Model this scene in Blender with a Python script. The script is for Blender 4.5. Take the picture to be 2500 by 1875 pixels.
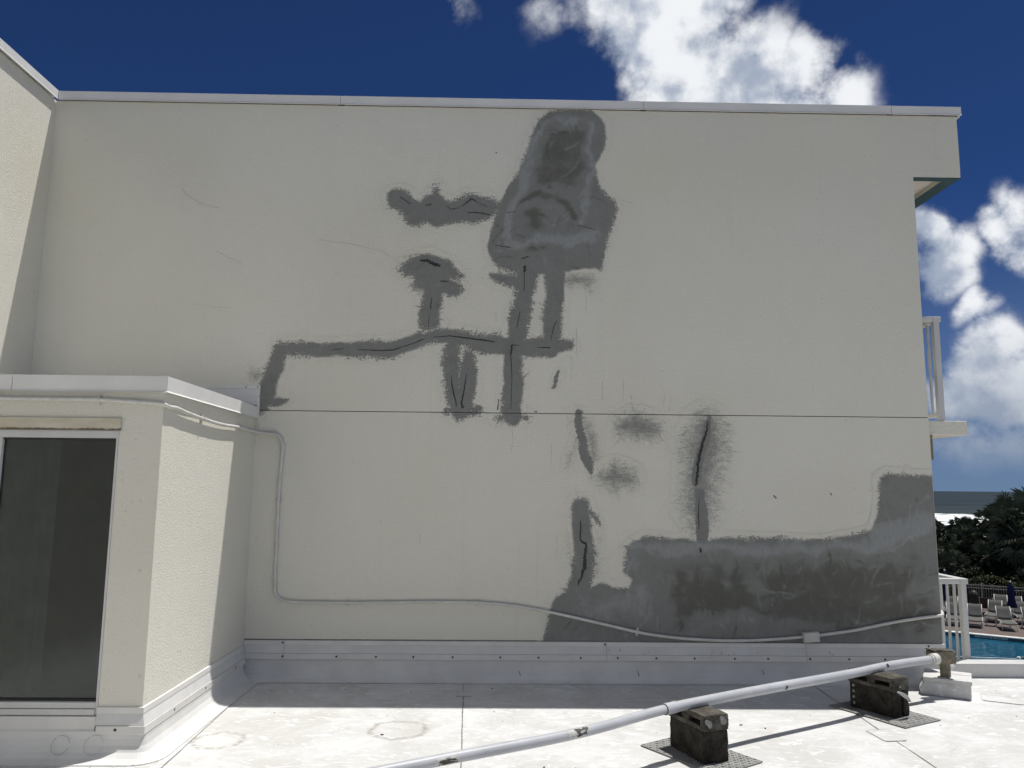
import bpy, bmesh, math, random
import numpy as np
from mathutils import Vector, Matrix
random.seed(7)
R = math.radians
scene = bpy.context.scene
for o in list(bpy.data.objects):
    bpy.data.objects.remove(o)
C = scene.collection

# ------------------------------------------------------------------ camera
cam = bpy.data.cameras.new('camera')
cam.sensor_width = 36.0
cam.lens = 26.908
cam.clip_start = 0.05
cam.clip_end = 60000
camo = bpy.data.objects.new('camera', cam)
C.objects.link(camo)
cr, cu, cf = Vector((0.999785, -0.018591, 0.009136)), Vector((-0.011535, -0.133286, 0.991011)), Vector((0.017206, 0.990903, 0.133471))
camo.matrix_world = Matrix(((cr.x, cu.x, -cf.x, 0), (cr.y, cu.y, -cf.y, -6.877), (cr.z, cu.z, -cf.z, 1.65), (0, 0, 0, 1)))
scene.camera = camo

# ------------------------------------------------------------------ light
SUN = Vector((0.285, 0.155, 1.0)).normalized()
sl = bpy.data.lights.new('sun', 'SUN')
sl.energy = 5.0
sl.angle = R(0.53)
sl.color = (1.0, 0.975, 0.94)
so = bpy.data.objects.new('sun', sl)
C.objects.link(so)
so.rotation_euler = SUN.to_track_quat('Z', 'Y').to_euler()
scene.view_settings.view_transform = 'Standard'
scene.view_settings.look = 'None'
scene.view_settings.gamma = 1
scene.view_settings.exposure = -0.03
SKY_STRENGTH = 0.05
GEN_OFF = (7.3, 2.4, 4.6)
SKY_TINT = (0.40, 0.64, 1.02)
CLOUD_DARK, CLOUD_LIT = (0.37, 0.43, 0.54), (0.90, 0.92, 0.95)

# measured layout in metres: x along the wall, z up (wall repairs as outlines and strokes, conduit, pipe, clouds as directions)
CONDUIT = [(-3.368,-1.92,2.196),(-3.21,-1.92,2.187),(-2.897,-1.92,2.186),(-2.583,-1.92,2.185),(-2.346,-1.92,2.173),(-2.2,-1.921,2.165),(-2.158,-1.912,2.158),(-2.148,-1.87,2.148),(-2.148,-1.76,2.152),(-2.148,-1.589,2.138),(-2.148,-1.275,2.121),(-2.148,-0.915,2.111),(-2.148,-0.458,2.121),(-2.139,-0.022,2.114),(-2.048,-0.022,2.104),(-1.979,-0.022,2.094),(-1.941,-0.022,2.065),(-1.92,-0.022,2.018),(-1.915,-0.022,1.982),(-1.925,-0.022,1.736),(-1.928,-0.022,1.521),(-1.927,-0.022,1.061),(-1.923,-0.022,0.776),(-1.913,-0.022,0.713),(-1.876,-0.022,0.672),(-1.822,-0.022,0.652),(-1.761,-0.022,0.645),(-1.291,-0.022,0.642),(-0.966,-0.022,0.647),(-0.65,-0.022,0.653),(-0.398,-0.022,0.654),(-0.166,-0.022,0.651),(0.155,-0.022,0.627),(0.479,-0.022,0.573),(0.85,-0.022,0.495),(1.228,-0.022,0.412),(1.384,-0.022,0.386),(1.641,-0.022,0.36),(1.995,-0.022,0.344),(2.321,-0.022,0.352),(2.677,-0.022,0.379),(2.818,-0.022,0.394),(3.137,-0.022,0.439),(3.466,-0.022,0.505),(3.714,-0.022,0.545),(3.875,-0.022,0.564),(3.905,-0.018,0.568),(3.935,0.008,0.576),(3.943,0.058,0.594),(3.925,0.138,0.6239999999999999)]
STRAPS = [(-2.583,-1.92,2.185),(-2.148,-1.275,2.121),(-1.928,-0.022,1.521),(-1.291,-0.022,0.642),(-0.166,-0.022,0.651),(1.228,-0.022,0.412)]
JBOX = (2.743,-0.02,0.379)
PIPE = [(-0.242,-2.866,0.312),(0.465,-2.449,0.312),(1.039,-1.994,0.312),(1.548,-1.671,0.312),(1.872,-1.48,0.312),(2.609,-1.062,0.312),(3.036,-0.792,0.312),(3.52,-0.553,0.312)]
PATCH = {'big_upper': [('P',[(0.45,5.22),(0.358,5.121),(0.319,5.048),(0.279,4.915),(0.235,4.782),(0.201,4.674),(0.157,4.554),(0.056,4.422),(-0.01,4.292),(-0.054,4.185),(-0.075,4.068),(-0.096,3.975),(-0.123,3.859),(-0.082,3.755),(-0.014,3.665),(0.075,3.631),(0.343,3.601),(0.588,3.616),(0.677,3.64),(0.856,3.666),(0.923,3.655),(0.952,3.794),(0.981,3.933),(1.027,4.051),(1.068,4.156),(1.102,4.251),(1.063,4.321),(0.996,4.379),(0.94,4.472),(0.906,4.555),(0.895,4.65),(0.93,4.746),(0.976,4.831),(0.994,4.952),(0.978,5.072),(0.933,5.144),(0.852,5.228)],0.055)],'ragged_left': [('P',[(-1.058,4.357),(-1.014,4.393),(-0.947,4.406),(-0.867,4.383),(-0.821,4.314),(-0.764,4.291),(-0.697,4.327),(-0.631,4.364),(-0.604,4.435),(-0.574,4.353),(-0.517,4.295),(-0.46,4.284),(-0.382,4.321),(-0.338,4.363),(-0.259,4.364),(-0.157,4.336),(-0.067,4.302),(-0.016,4.268),(-0.065,4.173),(-0.11,4.138),(-0.221,4.089),(-0.356,4.099),(-0.445,4.086),(-0.557,4.061),(-0.601,4.037),(-0.691,4.082),(-0.78,4.046),(-0.847,4.056),(-0.894,4.125),(-0.941,4.206),(-1.02,4.217),(-1.05,4.275)],0.07)],'mushroom': [('P',[(-0.931,3.631),(-0.868,3.722),(-0.768,3.769),(-0.652,3.786),(-0.535,3.75),(-0.447,3.721),(-0.416,3.654),(-0.335,3.58),(-0.4,3.557),(-0.458,3.556),(-0.414,3.534),(-0.333,3.461),(-0.383,3.401),(-0.469,3.377),(-0.527,3.414),(-0.539,3.265),(-0.536,3.118),(-0.571,3.081),(-0.692,3.057),(-0.729,3.116),(-0.719,3.263),(-0.702,3.441),(-0.789,3.455),(-0.799,3.559),(-0.879,3.572)],0.07)],'long_band': [('S',[(-1.992,2.881,0.1081),(-1.871,2.875,0.1153),(-1.729,2.869,0.1225),(-1.586,2.86,0.1225),(-1.444,2.873,0.1225),(-1.302,2.882,0.1369),(-1.159,2.876,0.1513),(-1.045,2.871,0.1513),(-0.931,2.894,0.1369),(-0.818,2.936,0.1297),(-0.705,2.984,0.1225),(-0.591,3.012,0.1153),(-0.461,3.009,0.1225),(-0.303,2.989,0.1369),(-0.159,2.947,0.1585),(-0.015,2.935,0.1657),(0.129,2.929,0.1513),(0.273,2.924,0.1657),(0.416,2.925,0.1657),(0.56,2.934,0.1369),(0.625,2.943,0.1081)],0.065),('S',[(-1.985,2.881,0.1225),(-2.021,2.75,0.1297),(-2.056,2.591,0.1513),(-2.091,2.448,0.1513),(-2.127,2.334,0.0865)],0.07),('S',[(-2.089,2.405,0.0576),(-1.99,2.399,0.0865),(-1.903,2.414,0.0216)],0.06),('S',[(-2.112,2.591,0.0865),(-2.199,2.633,0.1009),(-2.229,2.661,0.0576)],0.08,0.62)],'twin_legs': [('S',[(-0.431,2.944,0.1225),(-0.442,2.755,0.1441),(-0.424,2.567,0.1369),(-0.393,2.424,0.1369),(-0.341,2.318,0.1297)],0.07),('S',[(-0.279,2.844,0.1081),(-0.281,2.684,0.1585),(-0.288,2.54,0.1585),(-0.314,2.397,0.1369)],0.06),('S',[(-0.469,2.331,0.0432),(-0.334,2.325,0.0865),(-0.178,2.334,0.0504)],0.06),('S',[(-0.362,2.31,0.0721),(-0.358,2.239,0.0144)],0.06)],'left_leg': [('S',[(0.268,3.709,0.2162),(0.247,3.574,0.1874),(0.226,3.424,0.1657),(0.184,3.201,0.1657),(0.16,3.01,0.1585),(0.136,2.922,0.1585),(0.131,2.689,0.1801),(0.121,2.473,0.1729),(0.12,2.294,0.1657)],0.065),('S',[(-0.081,3.591,0.0288),(0.007,3.57,0.0865),(0.123,3.542,0.1153),(0.211,3.513,0.1153)],0.07),('S',[(0.007,2.272,0.0288),(0.12,2.287,0.0721),(0.262,2.275,0.0216)],0.09)],'right_leg': [('S',[(0.501,3.697,0.2018),(0.502,3.428,0.1513),(0.488,3.205,0.1585),(0.481,3.043,0.1729),(0.467,2.911,0.1729)],0.065)],'speckled': [('S',[(0.589,3.556,0.1009),(0.706,3.558,0.1153),(0.823,3.552,0.0865)],0.08,0.7),('S',[(0.779,3.536,0.0432),(0.844,3.448,0.0115)],0.06,0.7)],'short_dash': [('S',[(0.539,2.694,0.0231),(0.52,2.622,0.0288),(0.499,2.549,0.0202)],0.03)],'curved_streak': [('S',[(0.722,2.32,0.0644),(0.733,2.173,0.0746),(0.758,2.006,0.078),(0.807,1.874,0.078),(0.843,1.784,0.0339)],0.03),('S',[(0.792,2.223,0.0848),(0.841,2.057,0.1187),(0.849,1.908,0.0848)],0.07,0.6),('S',[(0.7,2.089,0.0509),(0.666,1.923,0.0509),(0.633,1.856,0.0339)],0.06,0.5)],'upper_smudge': [('S',[(1.127,2.193,0.1187),(1.253,2.212,0.2034),(1.37,2.179,0.1526)],0.11,0.86),('S',[(1.245,2.287,0.0424),(1.253,2.111,0.0763)],0.08,0.8)],'lower_smudge': [('S',[(0.964,1.736,0.0848),(1.056,1.761,0.1695),(1.18,1.738,0.1187)],0.11,0.84),('S',[(1.04,1.844,0.0509),(1.042,1.663,0.0848)],0.08,0.8)],'tall_smudge': [('S',[(1.89,2.185,0.3221),(1.852,2.001,0.4069),(1.821,1.769,0.3052),(1.799,1.506,0.2882),(1.802,1.311,0.1356)],0.13,0.68),('S',[(1.909,2.282,0.0424),(1.881,2.151,0.0848),(1.835,2.001,0.1051),(1.798,1.851,0.1051),(1.783,1.702,0.0763)],0.02),('S',[(1.815,1.621,0.0848),(1.817,1.441,0.1051),(1.81,1.279,0.1119),(1.814,1.134,0.0763)],0.02)],'cracked_column': [('S',[(0.74,1.48,0.1611),(0.755,1.27,0.1695),(0.779,1.03,0.1865),(0.754,0.87,0.178),(0.713,0.727,0.2204)],0.07),('S',[(0.83,1.433,0.0339),(0.92,1.328,0.0102)],0.04),('S',[(0.755,1.238,0.2543),(0.779,0.95,0.2712)],0.08,0.5)],'big_lower': [('P',[(0.414,0.319),(0.438,0.412),(0.478,0.6),(0.526,0.695),(0.583,0.742),(0.689,0.759),(0.803,0.783),(0.933,0.816),(1.063,0.785),(1.161,0.786),(1.195,0.857),(1.114,0.92),(1.123,1.0),(1.157,1.128),(1.207,1.185),(1.298,1.226),(1.429,1.214),(1.561,1.209),(1.676,1.221),(1.742,1.194),(1.89,1.207),(2.039,1.216),(2.204,1.209),(2.453,1.232),(2.701,1.213),(2.95,1.223),(3.151,1.265),(3.336,1.291),(3.384,1.422),(3.422,1.586),(3.432,1.767),(3.481,1.801),(3.582,1.798),(3.732,1.783),(3.951,1.785),(3.947,1.459),(3.953,1.053),(3.96,0.654),(3.965,0.245),(0.415,0.226)],0.06)]}
TONE = {'big_upper': [('S',[(0.427,5.111,0.0661),(0.314,4.807,0.0882),(0.202,4.519,0.0882),(0.103,4.27,0.0992),(0.038,4.0,0.1212)],0.03,1),('S',[(0.829,5.094,0.0551),(0.827,4.697,0.0661),(0.781,4.399,0.0661),(0.729,4.104,0.0661)],0.03,1),('S',[(0.039,3.896,0.0882),(0.453,3.925,0.1102),(0.847,3.955,0.1543)],0.04,1),('S',[(0.519,5.149,0.0661),(0.772,5.147,0.0661)],0.04,0.6),('P',[(0.485,5.063),(0.794,5.063),(0.782,4.792),(0.724,4.457),(0.282,4.45),(0.383,4.749)],0.05,-0.8),('S',[(0.182,4.283,0.0661),(0.283,4.361,0.0882),(0.452,4.358,0.0992),(0.611,4.29,0.0882),(0.684,4.185,0.0551)],0.03,-1),('S',[(0.329,4.156,0.1322),(0.318,4.063,0.0882)],0.05,-1),('S',[(0.274,3.853,0.0771),(0.342,3.831,0.0661)],0.03,-1)],'big_lower': [('S',[(1.23,1.113,0.1187),(1.789,1.117,0.1187),(2.615,1.14,0.1187),(3.279,1.161,0.1187),(3.825,1.393,0.2543)],0.05,1),('P',[(1.622,0.972),(2.116,1.023),(3.107,1.047),(3.689,1.067),(3.848,0.972),(3.864,0.448),(2.423,0.424),(2.184,0.563),(1.663,0.592),(1.586,0.797)],0.15,-1),('S',[(0.802,0.633,0.1865),(1.289,0.589,0.2034),(1.228,0.953,0.1526)],0.08,0.7),('S',[(2.082,0.991,0.0848),(2.043,0.784,0.0424)],0.06,0.8),('S',[(2.244,0.912,0.1017),(2.289,0.785,0.1865)],0.06,0.8),('S',[(3.726,0.875,0.1017),(3.653,0.763,0.1526),(3.804,0.796,0.1017)],0.05,0.9),('S',[(1.66,0.435,0.0848),(2.263,0.501,0.1017),(2.75,0.441,0.0848)],0.05,0.5),('S',[(1.62,0.876,0.0509),(1.627,0.419,0.0763)],0.09,-1),('S',[(1.696,0.608,0.0678),(2.105,0.658,0.0848)],0.05,-1)]}
FILL = [[(-0.74,3.714,0.0202),(-0.679,3.721,0.0288),(-0.62,3.684,0.0317),(-0.552,3.667,0.0231)],[(-0.552,3.526,0.0072),(-0.512,3.522,0.0115),(-0.472,3.52,0.0058)],[(-0.623,3.368,0.0043),(-0.637,3.264,0.0115)],[(-0.644,3.205,0.0043),(-0.648,3.073,0.0043)],[(0.231,3.681,0.0231),(0.226,3.621,0.0231)],[(0.223,3.618,0.0058),(0.223,3.439,0.0072)],[(0.187,3.246,0.0058),(0.159,3.098,0.0072)],[(-1.529,2.869,0.0043),(-1.416,2.881,0.0072)],[(-1.285,2.875,0.0043),(-1.159,2.871,0.0086),(-1.059,2.868,0.0101),(-0.959,2.876,0.0101),(-0.874,2.908,0.0072),(-0.789,2.936,0.0072),(-0.687,2.981,0.0072)],[(-0.605,2.999,0.0043),(-0.447,3.012,0.0086),(-0.361,3.002,0.0115),(-0.274,2.993,0.0101),(-0.159,2.977,0.0144),(-0.044,2.962,0.0072)],[(0.114,2.939,0.0144),(0.108,2.849,0.013)],[(0.105,2.849,0.0072),(0.118,2.646,0.0058),(0.111,2.344,0.0043)],[(0.114,2.935,0.0072),(0.186,2.933,0.0043)],[(0.344,2.916,0.0043),(0.416,2.914,0.0115),(0.467,2.913,0.0101)],[(0.47,2.985,0.0043),(0.495,3.102,0.0072),(0.526,3.162,0.0072)],[(-0.434,2.654,0.0058),(-0.416,2.51,0.0115),(-0.385,2.41,0.0115),(-0.378,2.364,0.0043)],[(-0.296,2.662,0.0058),(-0.315,2.497,0.0115),(-0.336,2.403,0.0144),(-0.328,2.361,0.0231),(-0.318,2.351,0.0115)],[(0.002,2.436,0.0058),(-0.008,2.336,0.0101)],[(0.326,2.325,0.0086),(0.347,2.324,0.0086)],[(1.895,2.255,0.0068),(1.881,2.168,0.017),(1.837,2.051,0.0237),(1.799,1.884,0.0254),(1.778,1.702,0.0203),(1.769,1.673,0.0068)],[(1.8,1.571,0.0034),(1.788,1.408,0.0102),(1.792,1.295,0.0051)],[(0.739,1.359,0.0119),(0.736,1.189,0.0153),(0.788,1.155,0.0203),(0.774,1.061,0.0271),(0.768,0.95,0.0322),(0.748,0.87,0.0203),(0.722,0.83,0.0136),(0.718,0.803,0.0068)],[(1.798,1.133,0.017),(1.805,1.093,0.0203)],[(2.47,1.6,0.0102),(2.492,1.571,0.0085)],[(2.982,1.623,0.0119),(2.988,1.602,0.0085)],[(-0.942,4.329,0.0088),(-0.842,4.257,0.0066)],[(-0.707,4.247,0.0044),(-0.649,4.258,0.0132)],[(-0.37,4.241,0.0066),(-0.272,4.323,0.0154),(-0.224,4.288,0.0044),(-0.122,4.243,0.0044)],[(-0.516,4.248,0.0044),(-0.459,4.214,0.0066),(-0.381,4.233,0.0044)],[(-0.312,4.184,0.0066),(-0.223,4.188,0.011),(-0.099,4.167,0.0088)],[(-0.055,4.782,0.011),(-0.043,4.779,0.011)],[(0.047,4.187,0.0044),(0.132,4.202,0.0055)],[(0.712,4.081,0.0044),(0.892,4.037,0.0044)],[(-0.05,3.875,0.0055),(0.095,3.854,0.0077)],[(0.197,3.748,0.0088),(0.264,3.772,0.011)]]
HAIR = [[(-2.976,4.382,0.0022),(-2.899,4.3,0.0022),(-2.801,4.246,0.0022),(-2.712,4.212,0.0022),(-2.604,4.189,0.0022)],[(-2.61,3.781,0.0018),(-2.509,3.724,0.0018),(-2.379,3.671,0.0018)],[(-1.676,3.904,0.0018),(-1.41,3.869,0.0018),(-1.105,3.807,0.0018),(-0.932,3.7,0.0018)],[(-2.803,3.283,0.0015),(-2.615,3.252,0.0015),(-2.448,3.246,0.0015)],[(1.135,4.326,0.002),(1.239,4.303,0.002)],[(0.705,3.104,0.0025),(0.712,2.838,0.0025)],[(1.199,2.504,0.0025),(1.215,2.337,0.0025)],[(0.603,2.704,0.0016),(0.61,2.667,0.0016),(0.599,2.629,0.0016)],[(0.414,3.525,0.0016),(0.421,3.476,0.0016),(0.41,3.428,0.0016)],[(0.792,3.414,0.0016),(0.8,3.336,0.0016),(0.788,3.259,0.0016)],[(0.659,2.837,0.0016),(0.666,2.724,0.0016),(0.655,2.611,0.0016)],[(0.939,2.614,0.0016),(0.945,2.52,0.0016),(0.934,2.427,0.0016)],[(1.126,2.654,0.0016),(1.132,2.541,0.0016),(1.12,2.429,0.0016)],[(1.498,2.545,0.0016),(1.504,2.47,0.0016),(1.492,2.396,0.0016)],[(1.553,2.508,0.0016),(1.559,2.424,0.0016),(1.547,2.34,0.0016)],[(0.474,2.051,0.0016),(0.481,1.941,0.0016),(0.471,1.832,0.0016)],[(0.523,1.22,0.0016),(0.53,1.131,0.0016),(0.52,1.043,0.0016)],[(-0.685,1.246,0.0016),(-0.676,1.193,0.0016),(-0.686,1.14,0.0016)],[(-0.037,3.248,0.0016),(-0.029,3.191,0.0016),(-0.04,3.133,0.0016)],[(0.37,3.138,0.0016),(0.378,3.062,0.0016),(0.367,2.985,0.0016)],[(0.621,2.311,0.0016),(0.629,2.237,0.0016),(0.618,2.163,0.0016)],[(0.123,2.195,0.0016),(0.131,2.085,0.0016),(0.121,1.974,0.0016)]]
SCREW = [-1.824,-1.365,-1.027,-0.707,-0.37,0.04,0.368,0.733,1.053,1.387,1.719,2.068,2.357,2.724,3.064,3.379]
RISER = (3.714,-0.389,0.145)
CLOUD = [(0.1198,0.8213,0.5578,0.0241,0.85),(0.1439,0.8232,0.5493,0.0268,0.95),(0.1783,0.8288,0.5304,0.0562,1.2),(0.225,0.8465,0.4826,0.0589,1.2),(0.2764,0.841,0.4651,0.0589,1.2),(0.3256,0.8312,0.4506,0.0508,1.1),(0.3508,0.8156,0.4602,0.0294,0.9),(0.3831,0.8105,0.4431,0.0294,0.9),(0.179,0.8607,0.4766,0.0321,0.75),(0.2214,0.808,0.546,0.0321,0.8),(0.1816,0.7961,0.5773,0.0749,1.2),(-0.0472,0.8323,0.5523,0.0203,0.4),(0.049,0.8332,0.5508,0.0278,0.44),(0.0826,0.832,0.5486,0.0214,0.42),(0.4821,0.8271,0.2888,0.0214,1.0),(0.4984,0.8283,0.2559,0.0321,1.0),(0.514,0.8259,0.2318,0.0182,0.8),(0.5429,0.7895,0.2862,0.0257,1.0),(0.5585,0.7848,0.2687,0.0278,1.0),(0.5293,0.8243,0.2011,0.0161,0.75),(0.5507,0.8199,0.1565,0.0268,1.1),(0.5285,0.8379,0.1362,0.0235,1.0),(0.5153,0.8502,0.1075,0.0332,1.0),(0.5516,0.8266,0.1119,0.0428,1.1),(0.57,0.8113,0.1303,0.0294,0.9),(0.5385,0.8403,0.063,0.0375,0.75),(0.5079,0.8597,0.0547,0.0268,0.6),(0.5667,0.8224,0.051,0.0321,0.7)]

def sky_world():
    w = bpy.data.worlds.new('World')
    scene.world = w
    w.use_nodes = True
    nt = w.node_tree
    N = nt.nodes
    L = nt.links
    N.clear()
    w.cycles.sampling_method = 'MANUAL'
    w.cycles.sample_map_resolution = 512
    def node(t, **k):
        n = N.new(t)
        for a, b in k.items():
            setattr(n, a, b)
        return n
    def math_(op, a, b=None, clamp=False):
        n = node('ShaderNodeMath', operation=op, use_clamp=clamp)
        for i, v in enumerate((a, b)):
            if v is None: continue
            if isinstance(v, (int, float)): n.inputs[i].default_value = v
            else: L.new(v, n.inputs[i])
        return n.outputs[0]
    def vmath(op, a, b):
        n = node('ShaderNodeVectorMath', operation=op)
        for i, v in enumerate((a, b)):
            if isinstance(v, (tuple, list)): n.inputs[i].default_value = v
            else: L.new(v, n.inputs[i])
        return n.outputs['Value' if op in ('DISTANCE', 'DOT_PRODUCT') else 'Vector']
    out = node('ShaderNodeOutputWorld')
    bg = node('ShaderNodeBackground')
    bg.inputs['Strength'].default_value = SKY_STRENGTH
    L.new(bg.outputs[0], out.inputs['Surface'])
    sky = node('ShaderNodeTexSky', sky_type='NISHITA', sun_disc=False)
    sky.sun_elevation = math.asin(SUN.z)
    sky.sun_rotation = math.atan2(SUN.x, SUN.y)
    sky.altitude = 3000
    sky.air_density = 0.8
    sky.dust_density = 0.0
    sky.ozone_density = 4.5
    tc = node('ShaderNodeTexCoord')
    d = tc.outputs['Generated']
    # placed cumulus: soft blobs in direction space, broken up by billowing noise
    def noise(vec, scale, detail, rough, dist=0.0):
        nz = node('ShaderNodeTexNoise')
        nz.inputs['Scale'].default_value = scale
        nz.inputs['Detail'].default_value = detail
        nz.inputs['Roughness'].default_value = rough
        nz.inputs['Distortion'].default_value = dist
        L.new(vec, nz.inputs['Vector'])
        return nz.outputs['Fac']
    def ramp(v, a, b, c=0.0, e=1.0):
        mr = node('ShaderNodeMapRange', interpolation_type='SMOOTHSTEP')
        L.new(v, mr.inputs[0])
        for i, q in enumerate((a, b, c, e)): mr.inputs[i + 1].default_value = q
        return mr.outputs[0]
    # warp the lookup so the blobs billow
    wn = node('ShaderNodeTexNoise')
    wn.inputs['Scale'].default_value = 11.0
    wn.inputs['Detail'].default_value = 2
    wn.inputs['Roughness'].default_value = 0.6
    L.new(d, wn.inputs['Vector'])
    wv = node('ShaderNodeVectorMath', operation='MULTIPLY_ADD')
    L.new(vmath('SUBTRACT', wn.outputs['Color'], (0.5, 0.5, 0.5)), wv.inputs[0])
    wv.inputs[1].default_value = (0.055, 0.055, 0.055)
    L.new(d, wv.inputs[2])
    dw = wv.outputs[0]
    tot = None
    for (x, y, z, r, wt) in CLOUD:
        f = ramp(vmath('DISTANCE', dw, (x, y, z)), r * 2.1, r * 0.2, 0.0, wt)
        tot = f if tot is None else math_('MAXIMUM', tot, f)
    # broken cumulus over the rest of the sky, cover widened to add ambient light
    gen = ramp(noise(vmath('ADD', d, GEN_OFF), 1.7, 1, 0.5), 0.53, 0.66)
    tot = math_('MAXIMUM', tot, gen)
    n1 = noise(d, 15.0, 6, 0.60)
    off = vmath('ADD', d, (0.024, 0.006, 0.030))
    n2 = noise(off, 15.0, 2, 0.55)
    low = noise(d, 6.0, 2, 0.5)
    base = math_('ADD', math_('ADD', tot, math_('MULTIPLY', math_('SUBTRACT', n1, 0.5), 2.0)), math_('MULTIPLY', math_('SUBTRACT', low, 0.5), 0.8))
    mask = math_('MULTIPLY', ramp(base, 0.24, 0.88), ramp(tot, 0.0, 0.75))
    # self shadowing: thinner towards the sun reads bright, thicker reads grey
    lit = math_('ADD', math_('MULTIPLY', math_('SUBTRACT', n1, n2), 3.4), math_('MULTIPLY', math_('SUBTRACT', low, 0.5), 2.4))
    lm = ramp(lit, -0.70, 0.42)
    cc = node('ShaderNodeMixRGB')
    L.new(lm, cc.inputs[0])
    K = 1.0 / SKY_STRENGTH
    cc.inputs[1].default_value = (CLOUD_DARK[0] * K, CLOUD_DARK[1] * K, CLOUD_DARK[2] * K, 1)
    cc.inputs[2].default_value = (CLOUD_LIT[0] * K, CLOUD_LIT[1] * K, CLOUD_LIT[2] * K, 1)
    sep = node('ShaderNodeSeparateXYZ')
    L.new(d, sep.inputs[0])
    hz = ramp(sep.outputs['Z'], 0.0, 0.22, 0.0, 1.0)
    far = node('ShaderNodeMixRGB')
    L.new(hz, far.inputs[0])
    far.inputs[1].default_value = (0.27 * K, 0.33 * K, 0.43 * K, 1)
    L.new(cc.outputs[0], far.inputs[2])
    mix = node('ShaderNodeMixRGB')
    L.new(math_('MULTIPLY', mask, ramp(sep.outputs['Z'], -0.02, 0.10, 0.25, 1.0)), mix.inputs[0])
    tint = node('ShaderNodeMixRGB', blend_type='MULTIPLY')
    tint.inputs[0].default_value = 1.0
    L.new(sky.outputs[0], tint.inputs[1])
    tint.inputs[2].default_value = SKY_TINT + (1,)
    # marine haze low over the horizon, the same all round
    haze = node('ShaderNodeMixRGB')
    L.new(ramp(sep.outputs['Z'], 0.34, -0.02, 0.0, 0.8), haze.inputs[0])
    L.new(tint.outputs[0], haze.inputs[1])
    haze.inputs[2].default_value = (0.140 * K, 0.210 * K, 0.340 * K, 1)
    L.new(haze.outputs[0], mix.inputs[1])
    L.new(far.outputs[0], mix.inputs[2])
    L.new(mix.outputs[0], bg.inputs['Color'])
sky_world()

# ------------------------------------------------------------------ helpers
def tag(o, label=None, cat=None, group=None, kind=None):
    if label: o['label'] = label
    if cat: o['category'] = cat
    if group: o['group'] = group
    if kind: o['kind'] = kind
    return o

def empty(name, loc=(0, 0, 0), rz=0.0):
    o = bpy.data.objects.new(name, None)
    C.objects.link(o)
    o.location = loc
    o.rotation_euler.z = rz
    return o

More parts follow.
